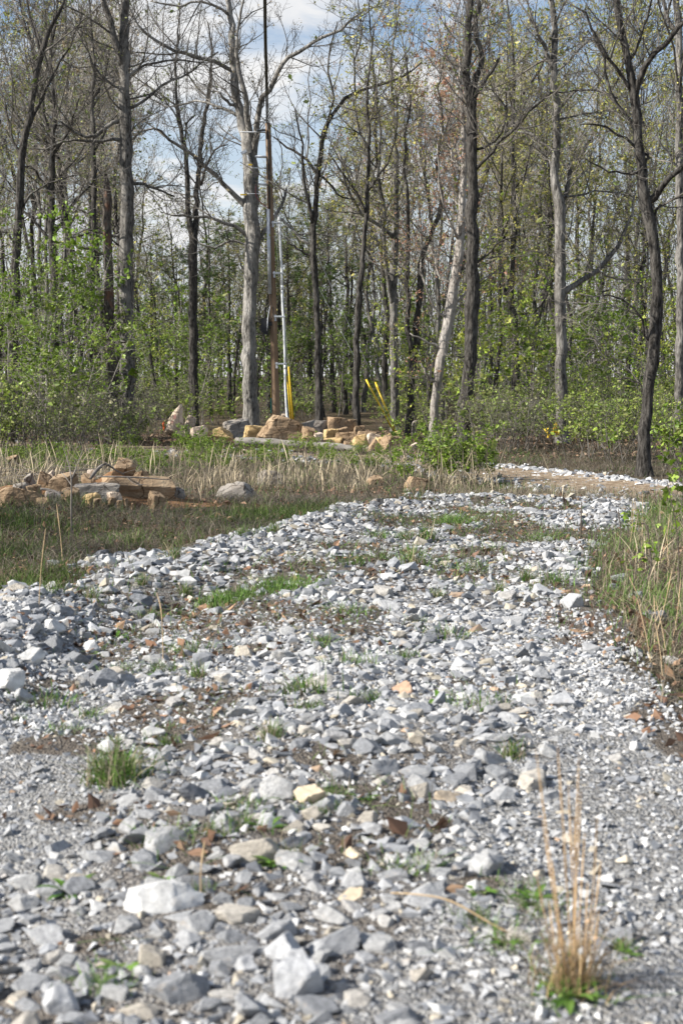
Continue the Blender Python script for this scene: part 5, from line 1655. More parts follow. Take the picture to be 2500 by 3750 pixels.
# the stones one would point at: (u, v of foot, width px, height px, tint kind, label)
KEY = [(1135, 2975, 130, 95, 'cream', 'cream stone with an orange stain in the middle of the road'),
       (2065, 2610, 120, 78, 'grey', 'large grey stone alone at the fine gravel on the right'),
       (1095, 3690, 200, 190, 'grey', 'largest pale stone at the bottom middle of the picture'),
       (1045, 3560, 160, 130, 'grey', 'dark-sided stone just behind the largest bottom stone'),
       (590, 3380, 300, 130, 'white', 'broad flat white stone slab in the lower left'),
       (220, 3760, 150, 140, 'grey', 'blue-grey stone at the bottom left corner'),
       (900, 3600, 100, 90, 'grey', 'rounded grey stone left of the largest bottom stone'),
       (1470, 2560, 110, 60, 'orange', 'flat stone with a strong orange stain right of centre'),
       (1290, 3170, 110, 55, 'cream', 'flat cream and orange stone below the stained cream stone'),
       (1290, 3330, 110, 60, 'cream', 'pale stone with orange face in lower middle'),
       (560, 2720, 90, 62, 'white', 'pointed white stone left of centre with brown foot'),
       (325, 2405, 76, 58, 'white', 'bright pointed stone alone in the dark ditch'),
       (1990, 2190, 76, 52, 'grey', 'tan grey stone at the right shoulder grass'),
       (2100, 2240, 90, 66, 'grey', 'big rounded grey brown stone in right shoulder grass'),
       (30, 2560, 130, 110, 'white', 'large pale stone of the left ridge cut by the picture edge'),
       (110, 2450, 100, 80, 'white', 'upright slab stone leaning in the left ridge'),
       (190, 2330, 100, 60, 'white', 'wide bluish stone topping the left ridge'),
       (400, 2080, 60, 44, 'white', 'white stone at the outer left edge of the road'),
       (1640, 2960, 100, 60, 'tan', 'brownish broken stone right of the stained cream stone'),
       (1700, 2470, 100, 62, 'grey', 'sharp grey stone casting a dark shadow right of centre'),
       (1000, 3060, 150, 65, 'white', 'long white stone below the stained cream stone at left'),
       (1480, 3060, 150, 60, 'grey', 'long blue-grey stone right of the road middle'),
       (2000, 2860, 0, 0, '', ''), (600, 1960, 0, 0, '', '')]
TINT = {'cream': (0.56, 0.47, 0.34), 'grey': (0.40, 0.405, 0.415), 'white': (0.53, 0.525, 0.51), 'orange': (0.48, 0.32, 0.22), 'tan': (0.40, 0.33, 0.25)}


def rz(x, y):
    return zg(x, y) + 0.026 * on_road(x, y)


for i, (u, v, wpx, hpx, kind, lab) in enumerate(KEY):
    if wpx == 0:
        continue
    c = G(u, v)
    pm = PXM(c[1])
    wd = wpx / pm; ht = hpx / pm * 0.9
    c[1] += wd * 0.3
    V, T = crag((wd, wd * 0.8, ht + 0.03), 700 + i, 4, 10 + i % 6, 0.05)
    g = Geo(); g.add(V, T, None, TINT[kind])
    o = link('limestone_rock', g.mesh('limestone_rock', M['stone_attr']), None, (c[0], c[1], float(rz(c[0], c[1])) + ht / 2 - 0.03))
    o.rotation_euler = (rgk.normal() * 0.1, rgk.normal() * 0.1, rgk.uniform(-0.4, 0.4))
    tag(o, lab, 'stone', 'notable stones on the road')
    cell.setdefault((int(math.floor(c[0] / 0.25)), int(math.floor(c[1] / 0.25))), []).append((c[0], c[1], min(wd, 0.3)))

big = try_darts(4200, 0.10, 0.175, lambda x, y: on_road(x, y) * (1 - 0.97 * fine_track(x, y)) * (1 - 0.97 * grassy(x, y)) * (0.32 + 0.9 * ridge_boost(x, y)))
med = try_darts(26000, 0.062, 0.115, lambda x, y: on_road(x, y) * (1 - 0.95 * fine_track(x, y)) * (1 - 0.94 * grassy(x, y)) * (0.62 + 0.6 * ridge_boost(x, y)))
sml = try_darts(60000, 0.034, 0.062, lambda x, y: on_road(x, y) * (1 - 0.75 * fine_track(x, y)) * (1 - 0.88 * grassy(x, y)), 0.75)
print('stones', len(big), len(med), len(sml))

# shared stone shapes
SH3 = [crag((1, 1, 1), 800 + k, 4, 9 + k % 6, 0.05) for k in range(12)]
SH2 = [hull(820 + k, 11 + k % 6) for k in range(20)]
SH1 = [hull(850 + k, 7 + k % 3) for k in range(20)]


def stone_tint(n, rg):
    base = np.array([(0.155, 0.163, 0.178), (0.26, 0.267, 0.28), (0.345, 0.349, 0.356), (0.415, 0.414, 0.41), (0.49, 0.487, 0.478), (0.40, 0.36, 0.29), (0.42, 0.30, 0.21)])
    k = rg.choice(7, n, p=[0.15, 0.24, 0.25, 0.2, 0.1, 0.05, 0.01])
    return base[k] * np.exp(0.1 * rg.normal(size=(n, 1)))


def rot_many(n, tilt, rg):
    a = rg.uniform(0, 2 * np.pi, n); tx = rg.normal(size=n) * tilt; ty = rg.normal(size=n) * tilt
    ca, sa = np.cos(a), np.sin(a)
    Rz = np.zeros((n, 3, 3)); Rz[:, 0, 0] = ca; Rz[:, 0, 1] = -sa; Rz[:, 1, 0] = sa; Rz[:, 1, 1] = ca; Rz[:, 2, 2] = 1
    Rx = np.zeros((n, 3, 3)); Rx[:, 0, 0] = 1; Rx[:, 1, 1] = np.cos(tx); Rx[:, 1, 2] = -np.sin(tx); Rx[:, 2, 1] = np.sin(tx); Rx[:, 2, 2] = np.cos(tx)
    Ry = np.zeros((n, 3, 3)); Ry[:, 1, 1] = 1; Ry[:, 0, 0] = np.cos(ty); Ry[:, 0, 2] = np.sin(ty); Ry[:, 2, 0] = -np.sin(ty); Ry[:, 2, 2] = np.cos(ty)
    return Rx @ Ry @ Rz


def scatter_stones(geo, pts, shapes, rg, flat=(0.40, 0.85), tilt=0.28, lift=0.08, col=None):
    pts = np.asarray(pts)
    n = len(pts)
    which = rg.integers(0, len(shapes), n)
    tint = stone_tint(n, rg) if col is None else col
    zb = rz(pts[:, 0], pts[:, 1])
    for k in range(len(shapes)):
        ii = np.where(which == k)[0]
        if not len(ii):
            continue
        V, T = shapes[k]
        m = len(ii)
        d = pts[ii, 2]
        sc_ = np.stack([d * rg.uniform(0.95, 1.3, m), d * rg.uniform(0.65, 0.95, m), d * rg.uniform(*flat, m)], axis=1)
        W = V[None] * sc_[:, None]
        Rm = rot_many(m, tilt, rg)
        W = np.einsum('nij,nvj->nvi', Rm, W)
        W = W + np.stack([pts[ii, 0], pts[ii, 1], zb[ii] + sc_[:, 2] * lift], axis=1)[:, None]
        nv = len(V)
        TT_ = T[None] + (np.arange(m) * nv)[:, None, None]
        geo.add(W.reshape(-1, 3), TT_.reshape(-1, 3), None, np.repeat(tint[ii], nv, axis=0))


# the 300 that show largest are pieces of the road
allb = sorted(big + med, key=lambda p: -p[2] / p[1])
seen = [p for p in allb if abs(p[0] / p[1]) < 0.26]
top300 = set(seen[:300])
SM = []
for k, (V, T) in enumerate(SH3):
    g = Geo(); g.add(V, T)
    SM.append(g.mesh('road_stone', M['stone_obj']))
for (x, y, d) in seen[:300]:
    o = link('stone', SM[int(rgk.integers(0, len(SM)))], road)
    hz_ = d * rgk.uniform(0.42, 0.78)
    o.scale = (d * rgk.uniform(0.95, 1.35), d * rgk.uniform(0.7, 1.0), hz_)
    o.rotation_euler = (rgk.normal() * 0.25, rgk.normal() * 0.25, rgk.uniform(0, 6.28))
    o.location = (x, y, float(rz(x, y)) + hz_ * 0.07)
g = Geo()
rest = [p for p in allb if p not in top300]
scatter_stones(g, rest, SH2, rgk)
scatter_stones(g, sml, SH1, rgk, lift=0.18)
o = link('loose_stones', g.mesh('loose_stones', M['stone_attr']), road); o['kind'] = 'stuff'

# fine gravel: pebbles near the camera
n = 64000
y = np.sqrt(rgk.uniform(2.9 ** 2, 10.5 ** 2, n)); x = rgk.uniform(-1, 1, n) * (0.27 * y + 0.3)
keep = rgk.uniform(0, 1, n) < on_road(x, y) * (0.75 + 0.25 * fine_track(x, y)) * (1 - 0.7 * grassy(x, y))
x = x[keep]; y = y[keep]
d = 0.008 + 0.022 * rgk.uniform(0, 1, len(x)) ** 2.2 + 0.010 * (y > 6.5)
g = Geo(); scatter_stones(g, np.stack([x, y, d], axis=1), SH1, rgk, (0.5, 0.9), 0.4, 0.2, stone_tint(len(x), rgk) * 1.15)
o = link('fine_gravel', g.mesh('fine_gravel', M['stone_attr']), road); o['kind'] = 'stuff'

# white stones along the edges of the side road and strays on the verge
pts = []
for k in range(1500):
    t = rgk.uniform(0, 1) ** 1.25
    if t > 0.62 and rgk.uniform() < 0.72: continue
    i = int(t * (len(R2) - 1))
    side = rgk.choice([-1, 1], p=[0.25, 0.75])
    off = side * (1.25 + rgk.normal() * 0.28)
    if rgk.uniform() < 0.14: off = rgk.uniform(-1.2, 1.2)
    x_ = R2[i, 0] + nr[i, 0] * off + rgk.normal() * 0.1; y_ = R2[i, 1] + nr[i, 1] * off + rgk.normal() * 0.1
    pts.append((x_, y_, rgk.uniform(0.05, 0.15)))
for k in range(480):
    i = rgk.integers(0, len(RIDGE_D) - 1); t = rgk.uniform()
    a = np.array(RIDGE_D[i]) * (1 - t) + np.array(RIDGE_D[i + 1]) * t
    pts.append((a[0] + rgk.normal() * 0.2, a[1] + rgk.normal() * 0.2, rgk.uniform(0.06, 0.16)))
for k in range(260):
    x_ = rgk.uniform(1.0, 4.4); y_ = 21.2 + abs(rgk.normal()) * 0.9
    pts.append((x_, y_, rgk.uniform(0.05, 0.14)))
g = Geo(); scatter_stones(g, pts, SH2, rgk, (0.5, 0.9), 0.3, 0.25, stone_tint(len(pts), rgk) * 1.1)
grit = []
for k in range(5200):
    i = int(rgk.uniform(0, 0.62) * (len(R2) - 1)); off = rgk.normal() * 0.75
    grit.append((R2[i, 0] + nr[i, 0] * off + rgk.normal() * 0.15, R2[i, 1] + nr[i, 1] * off + rgk.normal() * 0.15, rgk.uniform(0.02, 0.06)))
scatter_stones(g, grit, SH1, rgk, (0.5, 0.9), 0.3, 0.5)
o = link('edge_stones', g.mesh('edge_stones', M['stone_attr']), road2); o['kind'] = 'stuff'
strays = []
for (u, v, wpx) in [(195, 2070, 45), (120, 2190, 60), (60, 2330, 60), (250, 2250, 50), (560, 2040, 40), (620, 2080, 30), (2270, 2130, 70), (2330, 2190, 60), (2250, 2160, 50), (2400, 2270, 70), (2370, 2250, 40),
                    (2330, 2400, 60), (2450, 2430, 60), (2420, 2560, 40), (2300, 2330, 40)]:
    c = G(u, v); strays.append((c[0], c[1], wpx / PXM(c[1])))
g = Geo(); scatter_stones(g, strays, SH2, rgk)
for k, (x_, y_, d_) in enumerate(strays):
    o = link('stone', SM[k % len(SM)], road)
    o.scale = (d_ * 1.1, d_ * 0.85, d_ * 0.65); o.rotation_euler = (0.1, 0.2, k); o.location = (x_, y_, float(zg(x_, y_)) + d_ * 0.15)

# ------------------------------------------------------------------ grasses


def blades(geo, base, h, wd, lean, cols, rg, segs=3, prof=None):
    n = len(base)
    az = rg.uniform(0, 2 * np.pi, n)
    sd = np.stack([np.cos(az), np.sin(az), np.zeros(n)], axis=1)
    ld = rg.normal(size=(n, 2)) * np.asarray(lean).reshape(-1, 1) * np.exp(0.5 * rg.normal(size=(n, 1)))
    lev = []
    for k in range(segs + 1):
        t = k / segs
        p = base + np.stack([ld[:, 0] * h * t ** 1.7, ld[:, 1] * h * t ** 1.7, h * t * (1 - 0.35 * t * np.minimum(np.hypot(ld[:, 0], ld[:, 1]), 1))], axis=1)
        ww = (wd * ((1 - 0.75 * t) if prof is None else prof[k]))[:, None] * 0.5
        lev.append((p - sd * ww, p + sd * ww))
    V = np.stack([q for ab in lev for q in ab], axis=1).reshape(-1, 3)
    nv = 2 * (segs + 1)
    b = np.arange(n)[:, None] * nv
    Q = np.concatenate([np.stack([b[:, 0] + 2 * k, b[:, 0] + 2 * k + 1, b[:, 0] + 2 * k + 3, b[:, 0] + 2 * k + 2], axis=1) for k in range(segs)])
    geo.add(V, None, Q, np.repeat(cols, nv, axis=0))


GG = np.array([(0.07, 0.15, 0.025), (0.10, 0.20, 0.03), (0.14, 0.24, 0.05), (0.16, 0.22, 0.07)])
DG = np.array([(0.36, 0.30, 0.20), (0.46, 0.39, 0.27), (0.28, 0.23, 0.16), (0.20, 0.17, 0.13)])
MG = np.array([(0.15, 0.13, 0.10), (0.22, 0.19, 0.15), (0.30, 0.26, 0.20), (0.11, 0.095, 0.075)])


def pick(pal, n, rg):
    return pal[rg.integers(0, len(pal), n)] * np.exp(0.18 * rg.normal(size=(n, 1)))


def stand(n, xr, yr, h, wd, lean, pal, rg, dens=None, segs=3):
    x = rg.uniform(*xr, n); y = rg.uniform(*yr, n)
    if dens is not None:
        k = rg.uniform(0, 1, n) < dens(x, y); x = x[k]; y = y[k]
    m = len(x)
    g_ = Geo()
    hh = h[0] * (h[1] / h[0]) ** (rg.uniform(0, 1, m) ** (2.0 if segs == 5 else 1.0))
    blades(g_, np.stack([x, y, zg(x, y) - 0.01], axis=1), hh, wd * rg.uniform(0.7, 1.4, m), lean * np.ones(m), pick(pal, m, rg), rg, segs, [0.8, 0.6, 0.55, 1.7, 1.3, 0.15] if segs == 5 else None)
    return g_


rgg = np.random.default_rng(88)


def off_road(x, y):
    return 1 - sstep(-0.25, 0.25, np.minimum(x - road_l(y) + rag(x, y), road_r(y) - x)) * (y < 21.2)


def side_d(x, y):
    x = np.asarray(x); y = np.asarray(y)
    d = np.full(x.shape, 9.0)
    for i in range(0, len(R2), 4):
        d = np.minimum(d, np.hypot(x - R2[i, 0], y - R2[i, 1]))
    return d


def off_both(x, y):
    return off_road(x, y) * sstep(1.1, 1.6, side_d(x, y)) * (1 - 0.9 * np.exp(-((x + 3.8) / 1.9) ** 2 - ((y - 20.3) / 1.1) ** 2)) * (1 - 0.9 * np.exp(-((x + 4.3) / 0.8) ** 2 - ((y - 18.0) / 0.8) ** 2))


cl = lambda x, y, s_, f, lo, hi: sstep(lo, hi, vnoise(x * f, y * f, seed=s_))
geoms = [
    ('verge_grass', 'short green grass on the bank left of the road', stand(42000, (-6.2, 0.2), (10.5, 20), (0.08, 0.26), 0.009, 0.5, GG * np.array([0.7, 0.6, 0.7]), rgg, lambda x, y: off_both(x, y) * (0.15 + 0.85 * cl(x, y, 51, 0.9, 0.4, 0.65)))),  # greens toned down: shade on the left bank put into the blade colour
    ('matted_grass', 'matted grey dead grass on the bank left of the road', stand(46000, (-6.4, 0.6), (10.5, 22), (0.08, 0.26), 0.007, 1.1, MG * 0.75, rgg, lambda x, y: off_both(x, y) * (0.25 + 0.75 * cl(x, y, 52, 0.8, 0.35, 0.6)), 2)),  # dead-grass palette darkened in place of shade falling on the bank
    ('verge_grass', 'green grass on the right shoulder of the road', stand(26000, (1.6, 6.0), (6.5, 21), (0.08, 0.28), 0.007, 0.5, GG, rgg, lambda x, y: off_both(x, y) * (0.25 + 0.75 * cl(x, y, 53, 1.0, 0.4, 0.6)))),
    ('matted_grass', 'matted dead grass on the right shoulder of the road', stand(32000, (1.6, 6.4), (6.5, 24), (0.08, 0.3), 0.006, 0.9, np.vstack([MG, DG]), rgg, lambda x, y: off_both(x, y) * (0.4 + 0.6 * cl(x, y, 54, 1.0, 0.3, 0.6)), 2)),
    ('matted_grass', 'matted dead grass in the field before the boulders', stand(56000, (-11, 9), (20.5, 43), (0.06, 0.22), 0.012, 0.8, np.vstack([MG * 0.6, MG * 0.8, DG[3:4] * 0.8, GG[:1] * 0.7]), rgg, lambda x, y: off_both(x, y) * 0.9, 2)),
    ('tall_dry_grass', 'tall pale dry grass stems in the field before the boulders', stand(6500, (-8, 3.4), (20.8, 28), (0.25, 0.95), 0.008, 0.35, DG * 1.15, rgg, lambda x, y: off_both(x, y) * (0.05 + 0.95 * cl(x, y, 56, 0.9, 0.52, 0.7)), 5)),
    ('tall_dry_grass', 'sparse pale dry stems near the log and boulders', stand(1800, (-9, 3.4), (28, 37), (0.2, 0.6), 0.010, 0.3, DG * 1.1, rgg, lambda x, y: off_both(x, y) * (0.1 + 0.9 * cl(x, y, 59, 0.8, 0.5, 0.66)), 5)),
    ('field_grass', 'scattered green growth in the field before the boulders', stand(9000, (-10, 5), (20.5, 40), (0.10, 0.3), 0.012, 0.6, GG * 0.8, rgg, lambda x, y: off_both(x, y) * cl(x, y, 57, 0.8, 0.45, 0.65))),
    ('track_grass', 'flattened brown grass on the side road', stand(60000, (-6, 9), (19.5, 40), (0.03, 0.09), 0.012, 1.4, np.vstack([DG * 0.9, MG]), rgg, lambda x, y: sstep(1.6, 0.9, side_d(x, y)))),
    ('tall_dry_grass', 'tall dry grass leaning over the right road shoulder', stand(1200, (1.9, 5.2), (7.5, 19), (0.35, 0.85), 0.005, 0.35, DG * 1.1, rgg, lambda x, y: off_both(x, y) * sstep(0.25, 0.7, x - road_r(y)), 5)),
]
for nm, lab, g_ in geoms:
    tag(link(nm, g_.mesh(nm, M['blade'])), lab, 'grass', None, 'stuff')
g = Geo(); stn = 110000
x = rgg.uniform(-0.28, 0.28, stn); y = np.sqrt(rgg.uniform(3.2 ** 2, 21 ** 2, stn)); x = x * y
k = rgg.uniform(0, 1, stn) < grassy(x, y) * on_road(x, y) * (1 - fine_track(x, y)) * 0.42; x = x[k]; y = y[k]
m = len(x)
blades(g, np.stack([x, y, zg(x, y) + 0.01], axis=1), rgg.uniform(0.04, 0.11, m) * (1 + 0.5 * sstep(8, 14, y)), 0.0055 * (1 + 0.8 * sstep(7, 15, y)), 0.9 * np.ones(m), np.where(rgg.uniform(0, 1, (m, 1)) < 0.38, pick(GG * 0.9, m, rgg), pick(MG * 0.8, m, rgg)), rgg)
tag(link('road_weeds', g.mesh('road_weeds', M['blade'])), 'thin mixed weeds and dead grass between the road stones', 'weeds', None, 'stuff')

# leaf litter
g = Geo()
n = 22000
x = rgg.uniform(-0.30, 0.30, n); y = np.sqrt(rgg.uniform(3.3 ** 2, 24 ** 2, n)); x = x * y
dn = np.maximum(np.maximum(seg_gauss(x, y, DITCH, 0.4, 1.0), 0.35 * off_road(x, y)), 0.85 * grassy(x, y) * on_road(x, y))
dn = np.maximum(dn, 0.9 * np.exp(-((x - road_r(y) - 0.15) / 0.22) ** 2) * (y < 12))
k = rgg.uniform(0, 1, n) < dn * 0.75; x = x[k]; y = y[k]
leaf_quads(g, np.stack([x, y, zg(x, y) + 0.045], axis=1), 0.05, rgg, [(0.17, 0.10, 0.065), (0.24, 0.15, 0.10), (0.12, 0.075, 0.055), (0.30, 0.20, 0.13)], 0.25, 0.7, 0.6)
n = 16000
x = rgg.uniform(-14, 14, n); y = rgg.uniform(36, 60, n); k = side_d(x, y) > 1.5; x = x[k]; y = y[k]
leaf_quads(g, np.stack([x, y, zg(x, y) + 0.03], axis=1), 0.09, rgg, [(0.20, 0.13, 0.085), (0.28, 0.20, 0.14), (0.14, 0.10, 0.075)], 0.25, 0.7, 0.6)
tag(link('leaf_litter', g.mesh('leaf_litter', M['litter'])), 'brown fallen leaves in the ditch, on verges and under trees', 'leaves', None, 'stuff')

# tufts, rosettes and stalks one can point at


def tuft_mesh(seed, n, h, spread, pal, wd, lean, mix=None):
    rg = np.random.default_rng(seed)
    g_ = Geo()
    b = np.concatenate([rg.normal(size=(n, 2)) * spread, np.full((n, 1), -0.01)], axis=1)
    cols = pick(pal, n, rg)
    if mix is not None:
        k = rg.uniform(0, 1, n) < 0.35; cols[k] = pick(mix, int(k.sum()), rg)
    blades(g_, b, h * rg.uniform(0.45, 1.0, n), wd * np.ones(n), lean * np.ones(n), cols, rg, 4)
    return g_.mesh('tuft', M['blade'])


def rosette_mesh(seed, n, L, wd, pal):
    rg = np.random.default_rng(seed)
    g_ = Geo()
    for k in range(n):
        a = k / n * 6.283 + rg.normal() * 0.3
        d = np.array([math.cos(a), math.sin(a), 0]); s_ = np.array([-d[1], d[0], 0])
        el = rg.uniform(0.3, 1.1); l = L * rg.uniform(0.6, 1.1)
        t = np.linspace(0, 1, 6)
        c = np.outer(t * l, d) + np.outer(l * (np.sin(el) * t - 0.5 * t ** 2), [0, 0, 1])
        ww = wd * np.array([0.25, 0.7, 1, 0.95, 0.6, 0.05])[:, None]
        V = np.concatenate([c - s_ * ww * 0.5 + [0, 0, 0.1 * wd], c, c + s_ * ww * 0.5 + [0, 0, 0.1 * wd]])
        Q = [(i, i + 6, i + 7, i + 1) for i in range(5)] + [(i + 6, i + 12, i + 13, i + 7) for i in range(5)]
        g_.add(V, None, Q, pick(pal, 1, rg))
    return g_.mesh('rosette', M['blade'])


TM = [tuft_mesh(921, 90, 0.20, 0.04, GG, 0.009, 0.4, DG), tuft_mesh(922, 90, 0.16, 0.05, GG, 0.009, 0.5, MG), tuft_mesh(923, 130, 0.13, 0.075, GG * 1.1, 0.008, 0.55, MG)]
RM = [rosette_mesh(931, 11, 0.12, 0.03, GG), rosette_mesh(932, 9, 0.10, 0.035, GG * 1.15)]
o = link('grass_tuft', tuft_mesh(920, 360, 0.23, 0.055, GG, 0.008, 0.40, DG), None, tuple(G(425, 2890)))
tag(o, 'biggest bushy green grass tuft, on the left side of the road', 'grass tuft', 'tufts on the road')
o = link('grass_tuft', tuft_mesh(924, 520, 0.16, 0.13, GG, 0.009, 0.5), None, tuple(G(880, 2210)))
tag(o, 'wide soft green grass clump in the middle distance of the road', 'grass tuft', 'tufts on the road')
o = link('grass_tuft', tuft_mesh(925, 360, 0.19, 0.14, GG * 1.1, 0.009, 0.45), None, tuple(G(1050, 2170)))
tag(o, 'tall green grass clump right of the wide soft clump', 'grass tuft', 'tufts on the road')
o = link('grass_tuft', tuft_mesh(926, 300, 0.22, 0.13, GG * 1.1, 0.010, 0.45), None, tuple(G(1660, 1925)))
tag(o, 'bright green grass clump near the far bend of the road', 'grass tuft', 'tufts on the road')
o = link('grass_tuft', tuft_mesh(927, 300, 0.08, 0.05, GG * 1.15, 0.007, 0.5), None, tuple(G(400, 3640)))
tag(o, 'low bright green mat of grass at the lower left corner', 'grass tuft', 'tufts on the road')
tl = [(600, 2750, 1), (615, 2690, 2), (450, 2480, 2), (590, 2480, 1), (720, 2500, 0), (1130, 2620, 1), (1000, 2730, 0), (850, 2640, 2), (420, 2750, 0), (1870, 2800, 0), (1340, 2590, 1), (1750, 2610, 2),
      (1830, 2180, 0), (1960, 2180, 0), (2030, 2150, 1), (1700, 2160, 2), (1930, 2140, 0), (1280, 2260, 2), (1500, 2080, 0), (1400, 2060, 1), (1300, 2080, 1), (1720, 2100, 2), (1600, 2200, 0), (1950, 1990, 2), (2000, 1985, 2),
      (330, 2210, 0), (680, 2190, 0), (760, 2230, 1), (520, 2150, 0), (640, 2060, 0), (500, 2000, 0), (430, 1990, 2), (900, 1975, 1), (1000, 1960, 0), (1380, 1975, 2), (1480, 1985, 1), (1560, 1990, 0),
      (880, 2980, 2), (800, 3080, 1), (1060, 3180, 0), (1170, 3000, 2), (900, 3060, 1), (620, 3100, 2), (730, 3290, 1), (1440, 3220, 2), (1560, 3200, 1), (1870, 3490, 2), (2270, 3510, 1), (1950, 3360, 2), (1740, 3410, 1), (1930, 3290, 2),
      (1110, 2560, 1), (1280, 2450, 2), (1480, 2430, 1), (1620, 2350, 2), (1180, 2380, 1), (1520, 2290, 2), (180, 2180, 1), (60, 2660, 1), (160, 2600, 2), (330, 2650, 1), (240, 2700, 2), (1210, 2930, 2), (530, 2270, 2), (700, 2400, 2)]
MARKS = [(u, v - h / 2, lab) for (u, v, w, h, k, lab) in [
    (1135, 2975, 130, 95, '', 'the stained cream stone'), (2065, 2610, 120, 78, '', 'the large lone grey stone'), (1095, 3690, 200, 190, '', 'the largest bottom stone'), (590, 3380, 300, 130, '', 'the broad white slab'),
    (1470, 2560, 110, 60, '', 'the orange-stained stone'), (560, 2720, 90, 62, '', 'the pointed white stone'), (325, 2405, 76, 58, '', 'the stone in the ditch'), (1990, 2190, 76, 52, '', 'the tan grey shoulder stone'),
    (110, 2450, 100, 80, '', 'the left stone ridge'), (400, 2080, 60, 44, '', 'the outer-left white stone'), (880, 2200, 0, 0, '', 'the wide soft grass clump'), (1660, 1925, 0, 0, '', 'the far-bend grass clump'),
    (425, 2870, 0, 0, '', 'the biggest grass tuft'), (1700, 2470, 0, 0, '', 'the sharp grey stone'), (2095, 3600, 0, 0, '', 'the tall tan grass clump'), (1290, 3170, 0, 0, '', 'the flat cream stone')]]


def by_mark(u, v):
    d_, mu, mv, nm = min((math.hypot(u - a, (v - b) * 1.5), a, b, c_) for a, b, c_ in MARKS)
    if abs(u - mu) > abs(v - mv): return ('right of ' if u > mu else 'left of ') + nm
    return ('below ' if v > mv else 'beyond ') + nm


for i, (u, v, k) in enumerate(tl):
    c = G(u, v)
    c[2] += 0.02; o = link('grass_tuft', TM[k], None, tuple(c)); o.rotation_euler = (0, 0, i * 1.3)
    s_ = rgg.uniform(0.6, 1.15) * (1.25 if c[1] > 12 else 0.9 if c[1] > 7 else 0.6); o.scale = (s_,) * 3
    tag(o, ['small upright green grass tuft ', 'small spreading grass tuft ', 'low wide grass tuft '][k] + by_mark(u, v), 'grass tuft', 'small tufts between stones')
rl = [(980, 3060, 0, 1), (1020, 3200, 0, 1.1), (950, 3190, 1, 1.1), (260, 3300, 0, 1.3), (600, 3260, 1, 1.0), (1600, 2580, 0, 1.1), (1570, 2600, 1, 1.0), (380, 2420, 1, 1.2), (430, 2350, 0, 1.2), (540, 2500, 1, 1.0), (1330, 2950, 0, 0.8), (1760, 3300, 1, 1.1), (1950, 3330, 0, 1.1), (1860, 3500, 1, 0.9), (2280, 3530, 0, 0.8), (1050, 2960, 0, 0.9), (450, 3600, 1, 1.2), (2080, 3690, 0, 1.3), (2020, 3660, 1, 1.0), (1660, 2010, 1, 1.3)]
for i, (u, v, k, s_) in enumerate(rl):
    o = link('weed_rosette', RM[k], None, tuple(G(u, v))); o.rotation_euler = (0, 0, i * 2.1); o.scale = (s_ * 0.68,) * 3; o.location.z += 0.02
    tag(o, ['narrow-leaved', 'broad-leaved'][k] + ' green weed rosette ' + by_mark(u, v), 'weed', 'weed rosettes')


def stalk(geo, pts, w0, w1, col, head=True, rg=None):
    q = resample(pts, 16)
    rad = np.linspace(w0, w1, 16)
    if head:
        rad[10:] *= np.array([1.3, 1.7, 1.9, 1.7, 1.4, 0.8])
    tube1(geo, q, rad, 4, False, col)


rgb = np.random.default_rng(99)
cb = G(2095, 3660)
br = empty('broomsedge_clump', tuple(cb), 'tall tan dry grass clump in front at the lower right', 'grass clump')
g = Geo()
Yb = cb[1]
for (tu, tv, bu, bv, dep) in [(1960, 2745, 2070, 3560, 0.1), (2040, 2735, 2100, 3600, -0.1), (2118, 2770, 2110, 3640, 0.15), (2125, 2900, 2100, 3600, 0.0), (2140, 3050, 2115, 3620, 0.1), (2185, 2985, 2140, 3600, -0.15),
                              (1985, 3000, 2060, 3600, 0.15), (2020, 3150, 2075, 3620, 0.1), (2200, 3150, 2150, 3600, 0.1), (2060, 3080, 2100, 3640, -0.1), (1960, 3180, 2040, 3620, -0.2), (2150, 3230, 2120, 3640, 0.0),
                              (2080, 2880, 2105, 3640, 0.2), (2010, 3300, 2060, 3630, 0.05), (2190, 3330, 2150, 3650, -0.05), (2100, 2990, 2100, 3650, 0.05)]:
    a = P(bu * 0.3 + 2095 * 0.7, 3660, Yb); b_ = P((tu + bu) / 2 + rgb.normal() * 6, (tv + bv) / 2, Yb + dep * 0.5); c = P(tu, tv, Yb + dep)
    stalk(g, [a, b_, c], 0.0022, 0.0009, np.array((0.52, 0.36, 0.20)) * rgb.uniform(0.85, 1.2), True)
part('stalks', g, M['blade'], br)
g = Geo(); n = 200
blades(g, cb + np.concatenate([rgb.normal(size=(n, 2)) * 0.035, np.zeros((n, 1))], axis=1), rgb.uniform(0.08, 0.26, n), 0.004 * np.ones(n), 0.4 * np.ones(n), pick(DG * np.array([1.1, 0.95, 0.75]), n, rgb), rgb, 4)
part('leaf_blades', g, M['blade'], br)
g = Geo(); n = 120
blades(g, cb + np.concatenate([rgb.normal(size=(n, 2)) * 0.06, np.zeros((n, 1))], axis=1), rgb.uniform(0.04, 0.10, n), 0.008 * np.ones(n), 0.6 * np.ones(n), pick(GG, n, rgb), rgb, 3)
part('green_shoots', g, M['blade'], br)['kind'] = 'stuff'


def lone(label, pts, r0, r1, col, Yv=None, name='dry_stalk', head=True, group='single dry stalks'):
    c = G(*pts[0])
    g_ = Geo()
    stalk(g_, [P(u, v, c[1] + 0.05 * k) for k, (u, v) in enumerate(pts)], r0, r1, col, head)
    g_.V = [vv - c for vv in g_.V]
    o_ = link(name, g_.mesh(name, M['blade']), None, tuple(c))
    return tag(o_, label, 'dry stalk', group)


